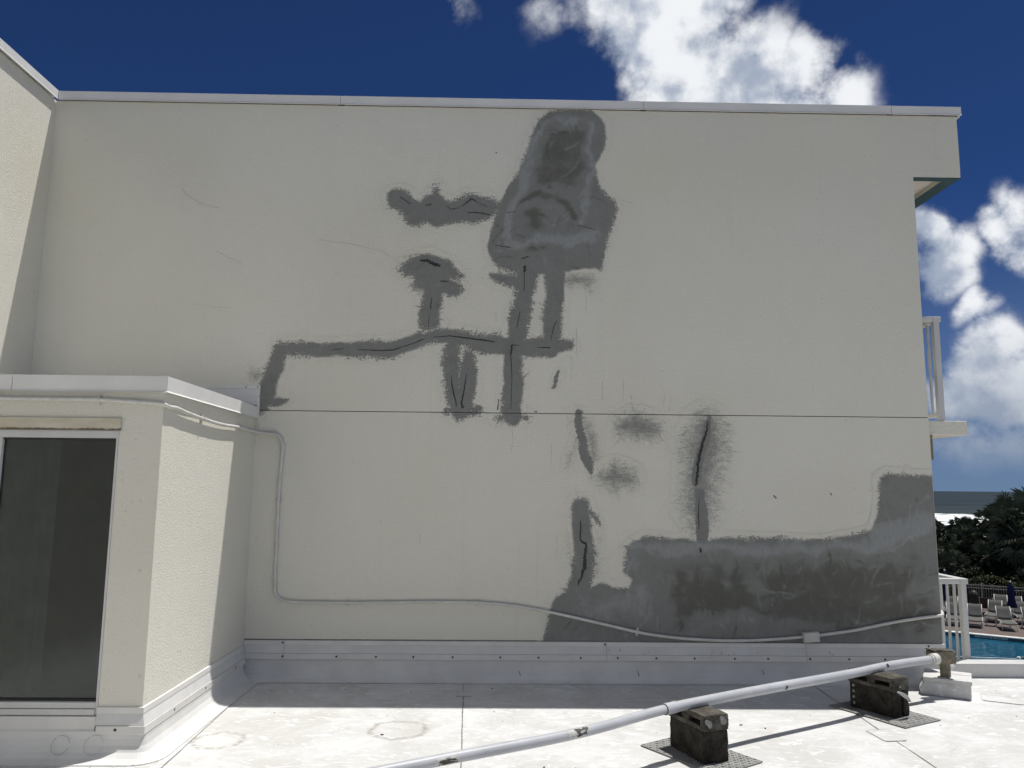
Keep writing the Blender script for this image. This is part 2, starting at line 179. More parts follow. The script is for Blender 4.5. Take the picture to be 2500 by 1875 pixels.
class MB:
    def __init__(s):
        s.v = []; s.f = []
    def add(s, vs, fs):
        b = len(s.v)
        s.v += [tuple(p) for p in vs]
        s.f += [tuple(i + b for i in f) for f in fs]
        return s
    def box(s, x0, x1, y0, y1, z0, z1, M=None):
        vs = [Vector((x, y, z)) for z in (z0, z1) for y in (y0, y1) for x in (x0, x1)]
        if M is not None: vs = [M @ p for p in vs]
        return s.add(vs, [(0, 2, 3, 1), (4, 5, 7, 6), (0, 1, 5, 4), (1, 3, 7, 5), (3, 2, 6, 7), (2, 0, 4, 6)])
    def prism(s, pts, axis, a, b):
        """polygon pts (2d) extruded along axis 'y' (pts are x,z) or 'x' (pts are y,z) or 'z'"""
        n = len(pts)
        def P(q, t):
            return {'y': (q[0], t, q[1]), 'x': (t, q[0], q[1]), 'z': (q[0], q[1], t)}[axis]
        vs = [P(q, a) for q in pts] + [P(q, b) for q in pts]
        fs = [tuple(range(n)), tuple(range(2 * n - 1, n - 1, -1))]
        fs += [(i, n + i, n + (i + 1) % n, (i + 1) % n) for i in range(n)]
        return s.add(vs, fs)
    def tube(s, pts, r, n=10, cap=True, squash=None):
        pts = [Vector(p) for p in pts]
        m = len(pts)
        rs = r if isinstance(r, (list, tuple)) else [r] * m
        t0 = (pts[1] - pts[0]).normalized()
        a = Vector((0, 0, 1)) if abs(t0.z) < 0.9 else Vector((1, 0, 0))
        nrm = (a - t0 * a.dot(t0)).normalized()
        b0 = len(s.v)
        for i, p in enumerate(pts):
            t = (pts[min(i + 1, m - 1)] - pts[max(i - 1, 0)]).normalized()
            nrm = (nrm - t * nrm.dot(t)).normalized()
            bn = t.cross(nrm)
            for k in range(n):
                a_ = 2 * math.pi * k / n
                s.v.append(tuple(p + (nrm * math.cos(a_) + bn * math.sin(a_)) * rs[i]))
        for i in range(m - 1):
            for k in range(n):
                s.f.append((b0 + i * n + k, b0 + i * n + (k + 1) % n, b0 + (i + 1) * n + (k + 1) % n, b0 + (i + 1) * n + k))
        if cap:
            s.f.append(tuple(b0 + k for k in range(n - 1, -1, -1)))
            s.f.append(tuple(b0 + (m - 1) * n + k for k in range(n)))
        return s
    def lathe(s, prof, n=12, c=(0, 0, 0), star=0.0, lobes=0):
        b0 = len(s.v)
        for (r, z) in prof:
            for k in range(n):
                a = 2 * math.pi * k / n
                rr = r * (1 + star * math.cos(lobes * a)) if lobes else r
                s.v.append((c[0] + rr * math.cos(a), c[1] + rr * math.sin(a), c[2] + z))
        for i in range(len(prof) - 1):
            for k in range(n):
                s.f.append((b0 + i * n + k, b0 + i * n + (k + 1) % n, b0 + (i + 1) * n + (k + 1) % n, b0 + (i + 1) * n + k))
        s.f.append(tuple(b0 + k for k in range(n - 1, -1, -1)))
        s.f.append(tuple(b0 + (len(prof) - 1) * n + k for k in range(n)))
        return s
    def mesh(s, name):
        m = bpy.data.meshes.new(name)
        m.from_pydata(s.v, [], s.f)
        m.update()
        return m
    def build(s, name, mat, parent=None, smooth=False, bevel=0.0, seg=2):
        me = s.mesh(name)
        if bevel or True:
            bm = bmesh.new()
            bm.from_mesh(me)
            bmesh.ops.recalc_face_normals(bm, faces=bm.faces)
            if bevel:
                bmesh.ops.bevel(bm, geom=[e for e in bm.edges if len(e.link_faces) == 2 and e.calc_face_angle(0) > 0.5], offset=bevel, segments=seg, affect='EDGES', profile=0.5)
            bm.to_mesh(me)
            bm.free()
        if smooth:
            me.polygons.foreach_set('use_smooth', [True] * len(me.polygons))
            if smooth == 'auto':
                me.polygons.foreach_set('use_smooth', [True] * len(me.polygons))
        me.materials.append(mat)
        o = bpy.data.objects.new(name, me)
        C.objects.link(o)
        if parent is not None: o.parent = parent
        return o

def part(name, me, parent, loc=(0, 0, 0), rot=(0, 0, 0), scale=(1, 1, 1)):
    o = bpy.data.objects.new(name, me)
    C.objects.link(o)
    o.parent = parent
    o.location = loc
    o.rotation_euler = rot
    o.scale = scale
    return o

def copy_tree(o, parent=None):
    c = o.copy()
    C.objects.link(c)
    c.parent = parent
    for ch in [x for x in bpy.data.objects if x.parent == o]:
        copy_tree(ch, c)
    return c

# ------------------------------------------------------------------ materials
class Mat:
    def __init__(s, name, rough=0.8, spec=0.3, metal=0.0):
        s.m = bpy.data.materials.new(name)
        s.m.use_nodes = True
        s.nt = s.m.node_tree
        s.N = s.nt.nodes
        s.L = s.nt.links
        s.b = s.N['Principled BSDF']
        s.b.inputs['Roughness'].default_value = rough
        s.b.inputs['Specular IOR Level'].default_value = spec
        s.b.inputs['Metallic'].default_value = metal
        s.pos = s.N.new('ShaderNodeNewGeometry').outputs['Position']
    def local(s):
        s.pos = s.N.new('ShaderNodeTexCoord').outputs['Object']
        return s
    def n(s, t, **k):
        x = s.N.new(t)
        for a, b in k.items(): setattr(x, a, b)
        return x
    def put(s, sock, v):
        if isinstance(v, (int, float)): sock.default_value = v
        elif isinstance(v, (tuple, list)):
            sock.default_value = tuple(v) + ((1,) if len(v) == 3 and len(sock.default_value) == 4 else ())
        else: s.L.new(v, sock)
    def noise(s, scale, detail=4, rough=0.55, vec=None, stretch=None, dist=0.0, out='Fac'):
        x = s.n('ShaderNodeTexNoise')
        x.inputs['Scale'].default_value = scale
        x.inputs['Detail'].default_value = detail
        x.inputs['Roughness'].default_value = rough
        x.inputs['Distortion'].default_value = dist
        v = vec or s.pos
        if stretch:
            mp = s.n('ShaderNodeMapping')
            mp.inputs['Scale'].default_value = stretch
            s.L.new(v, mp.inputs[0])
            v = mp.outputs[0]
        s.L.new(v, x.inputs['Vector'])
        return x.outputs[out]
    def rng(s, v, a, b, c=0.0, d=1.0, smooth=True):
        x = s.n('ShaderNodeMapRange', interpolation_type='SMOOTHSTEP' if smooth else 'LINEAR')
        s.L.new(v, x.inputs[0])
        for i, q in enumerate((a, b, c, d)): x.inputs[i + 1].default_value = q
        return x.outputs[0]
    def math(s, op, a, b=0.0, clamp=False):
        x = s.n('ShaderNodeMath', operation=op, use_clamp=clamp)
        s.put(x.inputs[0], a); s.put(x.inputs[1], b)
        return x.outputs[0]
    def mix(s, f, a, b, mode='MIX'):
        x = s.n('ShaderNodeMixRGB', blend_type=mode)
        s.put(x.inputs[0], f); s.put(x.inputs[1], a); s.put(x.inputs[2], b)
        return x.outputs[0]
    def bump(s, h, strength=0.3, dist=0.01, prev=None):
        x = s.n('ShaderNodeBump')
        x.inputs['Strength'].default_value = strength
        x.inputs['Distance'].default_value = dist
        s.L.new(h, x.inputs['Height'])
        if prev is not None: s.L.new(prev, x.inputs['Normal'])
        s.L.new(x.outputs[0], s.b.inputs['Normal'])
        return x.outputs[0]
    def col(s, v):
        s.put(s.b.inputs['Base Color'], v)
        return s
    def attr(s, name):
        return s.n('ShaderNodeAttribute', attribute_name=name).outputs['Fac']

def plain(name, col, rough=0.6, spec=0.4, var=0.15, scale=6.0, bump=0.0, bscale=80, metal=0.0, local=False):
    m = Mat(name, rough, spec, metal)
    if local: m.local()
    dark = tuple(c * (1 - var) for c in col)
    lite = tuple(min(1, c * (1 + var)) for c in col)
    m.col(m.mix(m.rng(m.noise(scale, 5, 0.6), 0.3, 0.7), dark, lite))
    if bump: m.bump(m.noise(bscale, 4), bump, 0.01)
    return m.m

WALL = (0.702, 0.680, 0.598)
def stucco_nodes(m, relief=1.0):
    big = m.rng(m.noise(0.55, 2, 0.6), 0.3, 0.75)
    c = m.mix(big, WALL, tuple(a * b for a, b in zip(WALL, (0.95, 0.945, 0.92))))
    # faint yellowish weathering and rain streaks
    yel = m.rng(m.noise(0.8, 1, 0.5, stretch=(1, 1, 0.7)), 0.56, 0.78, 0.0, 0.42)
    c = m.mix(yel, c, (0.67, 0.64, 0.50))
    st = m.rng(m.noise(9, 2, 0.6, stretch=(1, 1, 0.06)), 0.57, 0.82, 0.0, 0.13)
    c = m.mix(st, c, (0.50, 0.485, 0.43))
    fine = m.rng(m.noise(60, 2, 0.65), 0.35, 0.7, 0.0, 1.0)
    c = m.mix(m.math('MULTIPLY', fine, 0.13), c, (0.46, 0.44, 0.39))
    pit = m.rng(m.noise(23, 1, 0.5), 0.73, 0.80, 0.0, 0.35)
    c = m.mix(pit, c, (0.38, 0.365, 0.325))
    h = m.math('ADD', m.noise(70, 3, 0.62), m.math('MULTIPLY', m.noise(190, 1, 0.6, stretch=(1, 1, 1.6)), 0.5))
    h = m.math('ADD', h, m.math('MULTIPLY', m.noise(5, 1), 0.7))
    return c, h
def mat_stucco():
    m = Mat('stucco', 0.92, 0.15)
    c, h = stucco_nodes(m)
    m.col(c)
    m.bump(h, 0.65, 0.008)
    return m.m
def mat_mortar():
    m = Mat('mortar_on_stucco', 0.9, 0.2)
    c, h = stucco_nodes(m)
    cov, tone, thin = m.attr('cov'), m.attr('tone'), m.attr('thin')
    n1 = m.noise(80, 3, 0.72)
    n2 = m.noise(17, 4, 0.65, stretch=(1, 1, 1.4))
    n3 = m.noise(34, 3, 0.6, stretch=(0.30, 1, 2.4))
    def cen(v, k): return m.math('MULTIPLY', m.math('SUBTRACT', v, 0.5), k)
    nn = m.math('ADD', cen(n1, 1.0), m.math('ADD', cen(n2, 0.45), cen(n3, 0.35)))
    nn = m.math('MULTIPLY', nn, m.rng(m.noise(2.6, 2, 0.6), 0.36, 0.64, 0.25, 1.7))
    hard = m.rng(m.math('ADD', cov, nn), 0.36, 0.60)
    soft = m.rng(m.math('ADD', cov, m.math('ADD', cen(n1, 0.75), m.math('ADD', cen(n2, 0.6), cen(n3, 0.45)))), 0.10, 0.80, 0.0, 0.92)
    k = m.mix(thin, hard, soft)
    mid = (0.208, 0.211, 0.197)
    tw = m.noise(5.0, 4, 0.62, dist=0.5)
    tn = m.math('ADD', tone, cen(tw, 2.2))
    cl = m.rng(tn, 0.05, 1.1)
    cd = m.rng(m.math('MULTIPLY', tn, -1.0), 0.0, 1.1)
    g = m.mix(m.math('MULTIPLY', cl, 0.9), mid, (0.285, 0.297, 0.290))
    g = m.mix(m.math('MULTIPLY', cd, 0.95), g, (0.115, 0.115, 0.096))
    tr = m.rng(m.noise(11, 4, 0.7, stretch=(1, 1, 0.5), dist=1.2), 0.56, 0.8, 0.0, 0.4)
    g = m.mix(tr, g, (0.275, 0.278, 0.265))
    br = m.rng(m.noise(60, 2, 0.6, stretch=(1, 1, 0.25)), 0.3, 0.75, 0.0, 0.25)
    g = m.mix(br, g, (0.145, 0.146, 0.134))
    m.col(m.mix(k, c, g))
    hh = m.math('ADD', m.math('MULTIPLY', h, m.math('SUBTRACT', 1.0, m.math('MULTIPLY', k, 0.7))), m.math('ADD', m.math('MULTIPLY', n2, 0.6), m.math('MULTIPLY', tone, 0.5)))
    m.bump(hh, 0.7, 0.010)
    return m.m
def mat_roof():
    m = Mat('white_roof_membrane', 0.7, 0.25)
    a = m.rng(m.noise(2.0, 6, 0.68, dist=0.6), 0.34, 0.66)
    c = m.mix(a, (0.60, 0.60, 0.592), (0.495, 0.488, 0.465))
    wipe = m.rng(m.noise(13, 5, 0.7, stretch=(0.55, 1.6, 1), dist=1.4), 0.54, 0.66, 0.0, 0.9)
    c = m.mix(wipe, c, (0.74, 0.74, 0.735))
    dirt = m.rng(m.noise(6.5, 6, 0.75, dist=0.8), 0.55, 0.78, 0.0, 0.5)
    c = m.mix(dirt, c, (0.31, 0.30, 0.275))
    spk = m.rng(m.noise(45, 2, 0.6), 0.70, 0.78, 0.0, 0.55)
    c = m.mix(spk, c, (0.27, 0.265, 0.25))
    # two dried puddle rings
    for (x, y, r, asp) in ((-0.66, -1.37, 0.19, 1.0), (-1.80, -1.60, 0.16, 1.0)):
        v = m.n('ShaderNodeVectorMath', operation='DISTANCE')
        wob = m.n('ShaderNodeVectorMath', operation='ADD')
        sc = m.n('ShaderNodeVectorMath', operation='SCALE')
        m.L.new(m.noise(9, 4, out='Color'), sc.inputs[0])
        sc.inputs['Scale'].default_value = 0.09
        m.L.new(m.pos, wob.inputs[0]); m.L.new(sc.outputs[0], wob.inputs[1])
        m.L.new(wob.outputs[0], v.inputs[0])
        v.inputs[1].default_value = (x + 0.045, y + 0.045, 0.045)
        dd = m.math('ABSOLUTE', m.math('SUBTRACT', v.outputs['Value'], r))
        ring = m.rng(dd, 0.035, 0.0, 0.0, 1.0)
        ring = m.math('MULTIPLY', ring, m.rng(m.noise(24, 5, 0.7), 0.36, 0.58, 0.0, 0.8))
        c = m.mix(ring, c, (0.30, 0.285, 0.255))
    m.col(c)
    h = m.math('ADD', m.noise(9, 5, 0.6), m.math('MULTIPLY', m.noise(60, 3), 0.25))
    m.bump(h, 0.25, 0.012)
    return m.m
def mat_concrete(name, col, dk, scale=30, wet=0.0):
    m = Mat(name, 0.95, 0.15)
    m.local()
    c = m.mix(m.rng(m.noise(scale * 0.35, 5, 0.65), 0.3, 0.7), dk, col)
    c = m.mix(m.rng(m.noise(scale * 4, 4, 0.7), 0.5, 0.75, 0, 0.6), c, tuple(x * 1.9 for x in col))
    c = m.mix(m.rng(m.noise(scale * 3, 3, 0.6), 0.62, 0.72, 0, 0.7), c, tuple(x * 0.35 for x in dk))
    m.col(c)
    m.bump(m.math('ADD', m.noise(scale * 4, 5, 0.7), m.noise(scale, 4)), 0.8, 0.008)
    return m.m
def mat_leaf(name, a, b):
    m = Mat(name, 0.55, 0.22)
    c = m.mix(m.rng(m.noise(1.3, 3), 0.35, 0.65), a, b)
    m.col(m.mix(m.rng(m.noise(25, 2), 0.35, 0.7), c, tuple(x * 1.7 for x in b)))
    return m.m
def mat_sea():
    m = Mat('sea_water', 0.5, 0.0)
    sep = m.n('ShaderNodeVectorMath', operation='DOT_PRODUCT')
    m.L.new(m.pos, sep.inputs[0])
    sep.inputs[1].default_value = (0.562, 0.827, 0.0)
    v = sep.outputs['Value']
    m.L.new
    big = m.rng(m.noise(0.012, 6, 0.6, stretch=(1, 2.5, 1)), 0.35, 0.65)
    c = m.mix(big, (0.030, 0.040, 0.050), (0.040, 0.052, 0.062))
    near = m.rng(v, 600, 240, 0.0, 0.55)
    c = m.mix(near, c, (0.056, 0.068, 0.072))
    wob = m.math('MULTIPLY', m.math('SUBTRACT', m.noise(0.02, 5, 0.6), 0.5), 55)
    vv = m.math('ADD', v, wob)
    band = m.math('MULTIPLY', m.rng(vv, 205, 222), m.rng(vv, 348, 326))
    fo = m.rng(m.math('ADD', m.noise(0.10, 8, 0.72, stretch=(1.2, 1.2, 1), dist=1.0), m.math('MULTIPLY', band, 0.26)), 0.64, 0.76)
    fo = m.math('MULTIPLY', fo, m.rng(vv, 365, 345))
    cap = m.math('MULTIPLY', m.rng(m.noise(0.09, 6, 0.7, stretch=(1.0, 1.0, 1)), 0.70, 0.76), m.rng(vv, 520, 400, 0.0, 0.8))
    f = m.math('MAXIMUM', fo, cap)
    m.col(m.mix(f, c, (0.80, 0.82, 0.82)))
    m.put(m.b.inputs['Roughness'], m.rng(f, 0, 1, 0.36, 0.9))
    m.bump(m.noise(0.35, 6, 0.6), 0.9, 0.6)
    return m.m

M = {}
M['stucco'] = mat_stucco()
M['mortar'] = mat_mortar()
M['roof'] = mat_roof()
M['metal'] = plain('white_coated_metal', (0.67, 0.662, 0.635), 0.55, 0.25, 0.04, 3.0)
M['flash'] = plain('painted_flashing', (0.645, 0.632, 0.60), 0.65, 0.25, 0.05, 5.0, 0.06, 30)
M['flashblue'] = plain('coated_flashing_face', (0.60, 0.595, 0.58), 0.6, 0.25, 0.05, 4.0, 0.06, 30)
M['caulk'] = plain('dark_caulk', (0.035, 0.035, 0.032), 0.6, 0.3, 0.3, 40)
M['seam'] = plain('dark_grey_seam', (0.16, 0.16, 0.155), 0.9, 0.1, 0.4, 12)  # dark grey for seams, sealant bead and scuff marks
M['hair'] = plain('hairline_crack', (0.33, 0.32, 0.285), 0.95, 0.1, 0.3, 30)
M['screw'] = plain('dark_screw', (0.03, 0.03, 0.03), 0.5, 0.4, 0.2, 60)
M['teal'] = plain('teal_paint', (0.040, 0.078, 0.086), 0.8, 0.2, 0.12, 8, 0.2, 60)
M['soffit'] = plain('soffit_panel', (0.62, 0.58, 0.52), 0.9, 0.2, 0.05, 4)
M['white'] = plain('white_painted_rail', (0.53, 0.527, 0.51), 0.45, 0.4, 0.06, 5)
M['conduit'] = plain('painted_conduit', (0.56, 0.55, 0.51), 0.6, 0.35, 0.08, 14, 0.1, 60)
M['conc'] = mat_concrete('dark_weathered_concrete', (0.055, 0.049, 0.040), (0.014, 0.0125, 0.011))
M['conc2'] = mat_concrete('grey_weathered_concrete', (0.13, 0.12, 0.10), (0.040, 0.036, 0.030))
M['chip'] = plain('bare_concrete_chip', (0.27, 0.27, 0.255), 0.95, 0.1, 0.25, 60, 0.5, 120)
M['brown'] = plain('weathered_brown_fitting', (0.19, 0.165, 0.12), 0.85, 0.2, 0.25, 30, 0.4, 60)
M['lane'] = plain('pool_line_tile', (0.03, 0.06, 0.10), 0.5, 0.4, 0.2)
M['navy'] = plain('navy_canvas', (0.012, 0.018, 0.06), 0.85, 0.2, 0.2, 10)
M['sling'] = plain('grey_sling_mesh', (0.105, 0.105, 0.096), 0.85, 0.2, 0.08, 20, local=True)
M['brownsling'] = plain('brown_sling_mesh', (0.055, 0.045, 0.036), 0.85, 0.2, 0.15, 20)
M['frame'] = plain('white_lounger_frame', (0.55, 0.54, 0.51), 0.45, 0.4, 0.05, 20, local=True)
M['fence'] = plain('grey_fence_metal', (0.42, 0.42, 0.40), 0.5, 0.4, 0.1, 3)
M['bin'] = plain('dark_bin', (0.03, 0.028, 0.026), 0.6, 0.3, 0.2, 20)
M['leafdark'] = mat_leaf('sea_grape_leaf', (0.006, 0.010, 0.004), (0.013, 0.020, 0.006))
M['leafhedge'] = mat_leaf('hedge_leaf', (0.014, 0.020, 0.004), (0.028, 0.034, 0.007))
M['palm'] = mat_leaf('palm_blade', (0.040, 0.050, 0.028), (0.095, 0.112, 0.072))
M['palmtrunk'] = plain('palm_trunk', (0.08, 0.065, 0.05), 0.95, 0.1, 0.3, 20, 0.6, 40)
M['bark'] = plain('shrub_branch', (0.05, 0.04, 0.03), 0.95, 0.1, 0.3, 20)
M['sea'] = mat_sea()
M['cove'] = plain('smooth_white_membrane', (0.63, 0.622, 0.60), 0.65, 0.25, 0.07, 3.0, 0.1, 12)
M['faint'] = plain('faint_patch_edge', (0.40, 0.40, 0.39), 0.9, 0.1, 0.2, 12)
M['lintel'] = None

# ------------------------------------------------------------------ geometry tools
def sweep(stations, prof, closed=True):
    """stations (x, y, nx, ny), profile (out, z) -> MB"""
    m = MB()
    n = len(prof)
    for (x, y, nx, ny) in stations:
        for (o, z) in prof:
            m.v.append((x + nx * o, y + ny * o, z))
    k = len(stations)
    for i in range(k - 1):
        for j in range(n if closed else n - 1):
            m.f.append((i * n + j, i * n + (j + 1) % n, (i + 1) * n + (j + 1) % n, (i + 1) * n + j))
    if closed:
        m.f.append(tuple(range(n)))
        m.f.append(tuple((k - 1) * n + j for j in range(n - 1, -1, -1)))
    return m
def smooth_path(pts, step=0.04):
    P = [Vector(p) for p in pts]
    out = []
    for i in range(len(P) - 1):
        a, b, c, d = P[max(i - 1, 0)], P[i], P[i + 1], P[min(i + 2, len(P) - 1)]
        n = max(2, int((c - b).length / step))
        for k in range(n):
            t = k / n
            # centripetal-ish tangents scaled by the span keep tight bends tidy
            l = (c - b).length
            t0 = (c - a).normalized() * l if (c - a).length > 0 else (c - b)
            t1 = (d - b).normalized() * l if (d - b).length > 0 else (c - b)
            h00, h10, h01, h11 = 2*t**3-3*t**2+1, t**3-2*t**2+t, -2*t**3+3*t**2, t**3-t**2
            out.append(b * h00 + t0 * h10 + c * h01 + t1 * h11)
    out.append(P[-1])
    return out
def roughen(o, cuts, amp, seed=0):
    bm = bmesh.new()
    bm.from_mesh(o.data)
    bmesh.ops.subdivide_edges(bm, edges=bm.edges[:], cuts=cuts, use_grid_fill=True)
    from mathutils import noise
    for v in bm.verts:
        q = v.co * 45 + Vector((seed, seed * 2, 0))
        v.co += Vector((noise.noise(q), noise.noise(q + Vector((9, 0, 0))), noise.noise(q + Vector((0, 9, 0))))) * amp
    bm.to_mesh(o.data)
    bm.free()
    return o
def ribbon(pts, y, jitter=0.12):
    """flat vertical ribbon on the wall from (x, z, width) points"""
    m = MB()
    Q = []
    for i in range(len(pts) - 1):
        a, b = pts[i], pts[i + 1]
        n = max(2, int(math.hypot(b[0] - a[0], b[1] - a[1]) / 0.012))
        for k in range(n):
            t = k / n
            Q.append(tuple(a[j] + (b[j] - a[j]) * t for j in range(3)))
    Q.append(pts[-1])
    rr = random.Random(int(pts[0][0] * 1000) + 5)
    for i, (x, z, w) in enumerate(Q):
        p0, p1 = Q[max(i - 1, 0)], Q[min(i + 1, len(Q) - 1)]
        dx, dz = p1[0] - p0[0], p1[1] - p0[1]
        l = math.hypot(dx, dz) or 1
        nx, nz = -dz / l, dx / l
        h = w / 2
        j = rr.uniform(-1, 1) * w * 0.25
        a = h * (1 + rr.uniform(-jitter, jitter) * 2)
        b = h * (1 + rr.uniform(-jitter, jitter) * 2)
        m.v += [(x + nx * (a + j), y, z + nz * (a + j)), (x - nx * (b - j), y, z - nz * (b - j))]
    for i in range(len(Q) - 1):
        m.f.append((2 * i, 2 * i + 2, 2 * i + 3, 2 * i + 1))
    return m

# ------------------------------------------------------------------ roof deck
XL, XR = -4.2, 3.915          # main wall ends
TOP, JOINT = 5.222, 2.311
roof = MB().prism([(-10, -16), (11, -16), (11, 0.17), (XR + 0.004, 0.17), (XR + 0.004, 0.004), (-9, 0.004)], 'z', -0.3, 0.0).build('roof_deck', M['roof'])
tag(roof, kind='structure')
def strip(name, a, b, w, mat, z=0.003, parent=roof):
    a, b = Vector((a[0], a[1], z)), Vector((b[0], b[1], z))
    d = (b - a).normalized()
    n = Vector((-d.y, d.x, 0)) * w / 2
    k = max(2, int((b - a).length / 0.15))
    m = MB()
    rr = random.Random(int(a.x * 100))
    for i in range(k + 1):
        q = a + (b - a) * i / k + n.normalized() * rr.uniform(-0.002, 0.002)
        f = rr.uniform(0.5, 1.3)
        m.v += [tuple(q + n * f), tuple(q - n * f)]
    m.f = [(2 * i, 2 * i + 2, 2 * i + 3, 2 * i + 1) for i in range(k)]
    return m.build(name, mat, parent)
strip('membrane_seam', (-0.255, -0.50), (-0.12, -4.2), 0.007, M['seam'])
strip('membrane_seam', (-0.27, -0.14), (-0.26, -0.44), 0.004, M['seam'])
strip('membrane_seam', (2.70, -0.16), (2.62, -3.4), 0.006, M['seam'])
strip('membrane_seam', (-2.02, -0.16), (-1.93, -2.6), 0.007, M['seam'])
strip('membrane_seam', (-2.0, -0.142), (2.6, -0.135), 0.005, M['seam'], 0.0065)
strip('membrane_seam', (4.0, -0.35), (9.0, -0.42), 0.004, M['seam'])
def round_patch(x, y, w, h, rz):
    """welded cover patch with a thin dirty edge"""
    m = MB()
    pts = []
    r = 0.025
    for cx, cy, a0 in ((w/2-r, h/2-r, 0), (-w/2+r, h/2-r, 90), (-w/2+r, -h/2+r, 180), (w/2-r, -h/2+r, 270)):
        for k in range(5):
            a = R(a0 + k * 22.5)
            pts.append((cx + r * math.cos(a), cy + r * math.sin(a)))
    o = MB().prism(pts, 'z', 0.001, 0.0055).build('cover_patch', M['roof'], roof)
    o.location = (x, y, 0); o.rotation_euler.z = rz
    e = MB()
    n = len(pts)
    e.v = [(a, b, 0.0062) for a, b in pts] + [(a * (1 - 0.008 / w * 2), b * (1 - 0.008 / h * 2), 0.0062) for a, b in pts]
    e.f = [(i, (i + 1) % n, n + (i + 1) % n, n + i) for i in range(n) if (i // 3) % 3]
    q = e.build('patch_edge', M['faint'], roof)
    q.location = (x, y, 0); q.rotation_euler.z = rz
round_patch(-0.25, -0.47, 0.13, 0.13, 0.02)
round_patch(2.655, -1.46, 0.16, 0.24, 0.1)
round_patch(4.05, -0.55, 0.28, 0.22, -0.5)
# loose grit and flakes lying on the membrane
g = MB()
for i in range(90):
    x, y = random.uniform(-2.4, 5.0), random.uniform(-3.0, -0.2)
    s = random.choice((0.003, 0.004, 0.005, 0.006, 0.010))
    a = random.uniform(0, 6.3)
    pts = [(x + s * random.uniform(0.5, 1.3) * math.cos(a + k * 1.26), y + 0.7 * s * random.uniform(0.5, 1.3) * math.sin(a + k * 1.26)) for k in range(5)]
    g.prism(pts, 'z', 0.002, 0.002 + s * 0.5)
tag(g.build('roof_grit', plain('grit', (0.14, 0.13, 0.12), 0.95, 0.1, 0.4, 40)), 'scattered dark grit and flakes on the white roof', 'grit', kind='stuff')

par = empty('roof_edge_curb', (6.5, 0.2, 0))
tag(par, 'low white roof edge curb right of the patched wall above the pool', 'roof curb')
MB().prism([(0.172, 0), (0.172, 0.105), (0.30, 0.105), (0.30, -0.3), (0.20, -0.3)], 'x', 3.96, 11).build('curb_face', M['flashblue'], par).matrix_parent_inverse = Matrix.Translation((-6.5, -0.2, 0))
MB().prism([(0.160, 0.108), (0.160, 0.122), (0.31, 0.128), (0.31, 0.108)], 'x', 3.965, 11).build('metal_edge', M['white'], par).matrix_parent_inverse = Matrix.Translation((-6.5, -0.2, 0))

# ------------------------------------------------------------------ main building
bld = empty('building', (0, 0, 0))
tag(bld, 'cream stucco building with grey mortar patched wall behind the white roof', 'building')
walls = []
walls.append(MB().prism([(XL - 3.8, JOINT + 0.004), (XR, JOINT + 0.004), (XR, 4.665), (4.372, 4.665), (4.372, TOP), (XL - 3.8, TOP)], 'y', 0, 7).build('wall', M['stucco'], bld))
walls[0]['label'] = 'upper half of the patched cream stucco wall above the joint'
walls.append(MB().prism([(XL - 3.8, -5.2), (XR + 0.002, -5.2), (XR + 0.002, JOINT - 0.003), (XL - 3.8, JOINT - 0.003)], 'y', 0.0, 7).build('wall', M['stucco'], bld))
walls[1]['label'] = 'lower half of the cream stucco wall with a large grey mortar area'
MB().box(XL, XR - 0.003, 0.010, 0.05, JOINT - 0.006, JOINT + 0.006).build('joint_backing', M['caulk'], walls[1])
# overhang lips and soffit
MB().box(XR + 0.001, 4.371, 0.001, 0.085, 4.608, 4.664).build('overhang_lip', M['stucco'], bld)
MB().box(4.245, 4.370, 0.087, 7, 4.609, 4.664).build('overhang_lip', M['stucco'], bld)
MB().box(XR - 0.006, 4.373, 0.004, 0.086, 4.602, 4.607).build('teal_underside', M['teal'], bld)
MB().box(4.243, 4.374, 0.0865, 7, 4.602, 4.608).build('teal_underside', M['teal'], bld)
MB().box(XR + 0.002, 4.243, 0.088, 7, 4.655, 4.664).build('soffit_panel', M['soffit'], bld)
# left wing, coming forward
MB().box(XL - 3.8, XL, -16, -0.001, 0.001, TOP).build('side_wall', M['stucco'], bld)['label'] = 'sunlit stucco wall of the wing at the far left'
# metal coping in lengths
def coping_prof(z=5.22, h=0.086, back=0.25):
    return [(0.030, z + h), (0.030, z + 0.012), (0.038, z), (0.026, z), (0.018, z + 0.010), (0.018, z + 0.02), (-back, z + 0.02), (-back, z + h + 0.008)]
xs = [XL + 0.03, -1.53, 1.35, 3.73, 4.405]
for a, b in zip(xs[:-1], xs[1:]):
    sweep([(a + 0.0018, 0, 0, -1), (b - 0.0018, 0, 0, -1)], coping_prof()).build('coping', M['metal'], bld)
for x in xs[1:-1]:
    MB().box(x - 0.03, x + 0.03, -0.0268, 0.2, 5.236, 5.302).build('coping_splice', M['caulk'], bld)
sweep([(4.372, 0.001, 1, 0), (4.372, 7, 1, 0)], coping_prof()).build('coping', M['metal'], bld)
sweep([(XL, -0.032, 1, 0), (XL, -2.4, 1, 0)], coping_prof()).build('coping', M['metal'], bld)
sweep([(XL, -2.404, 1, 0), (XL, -16, 1, 0)], coping_prof()).build('coping', M['metal'], bld)
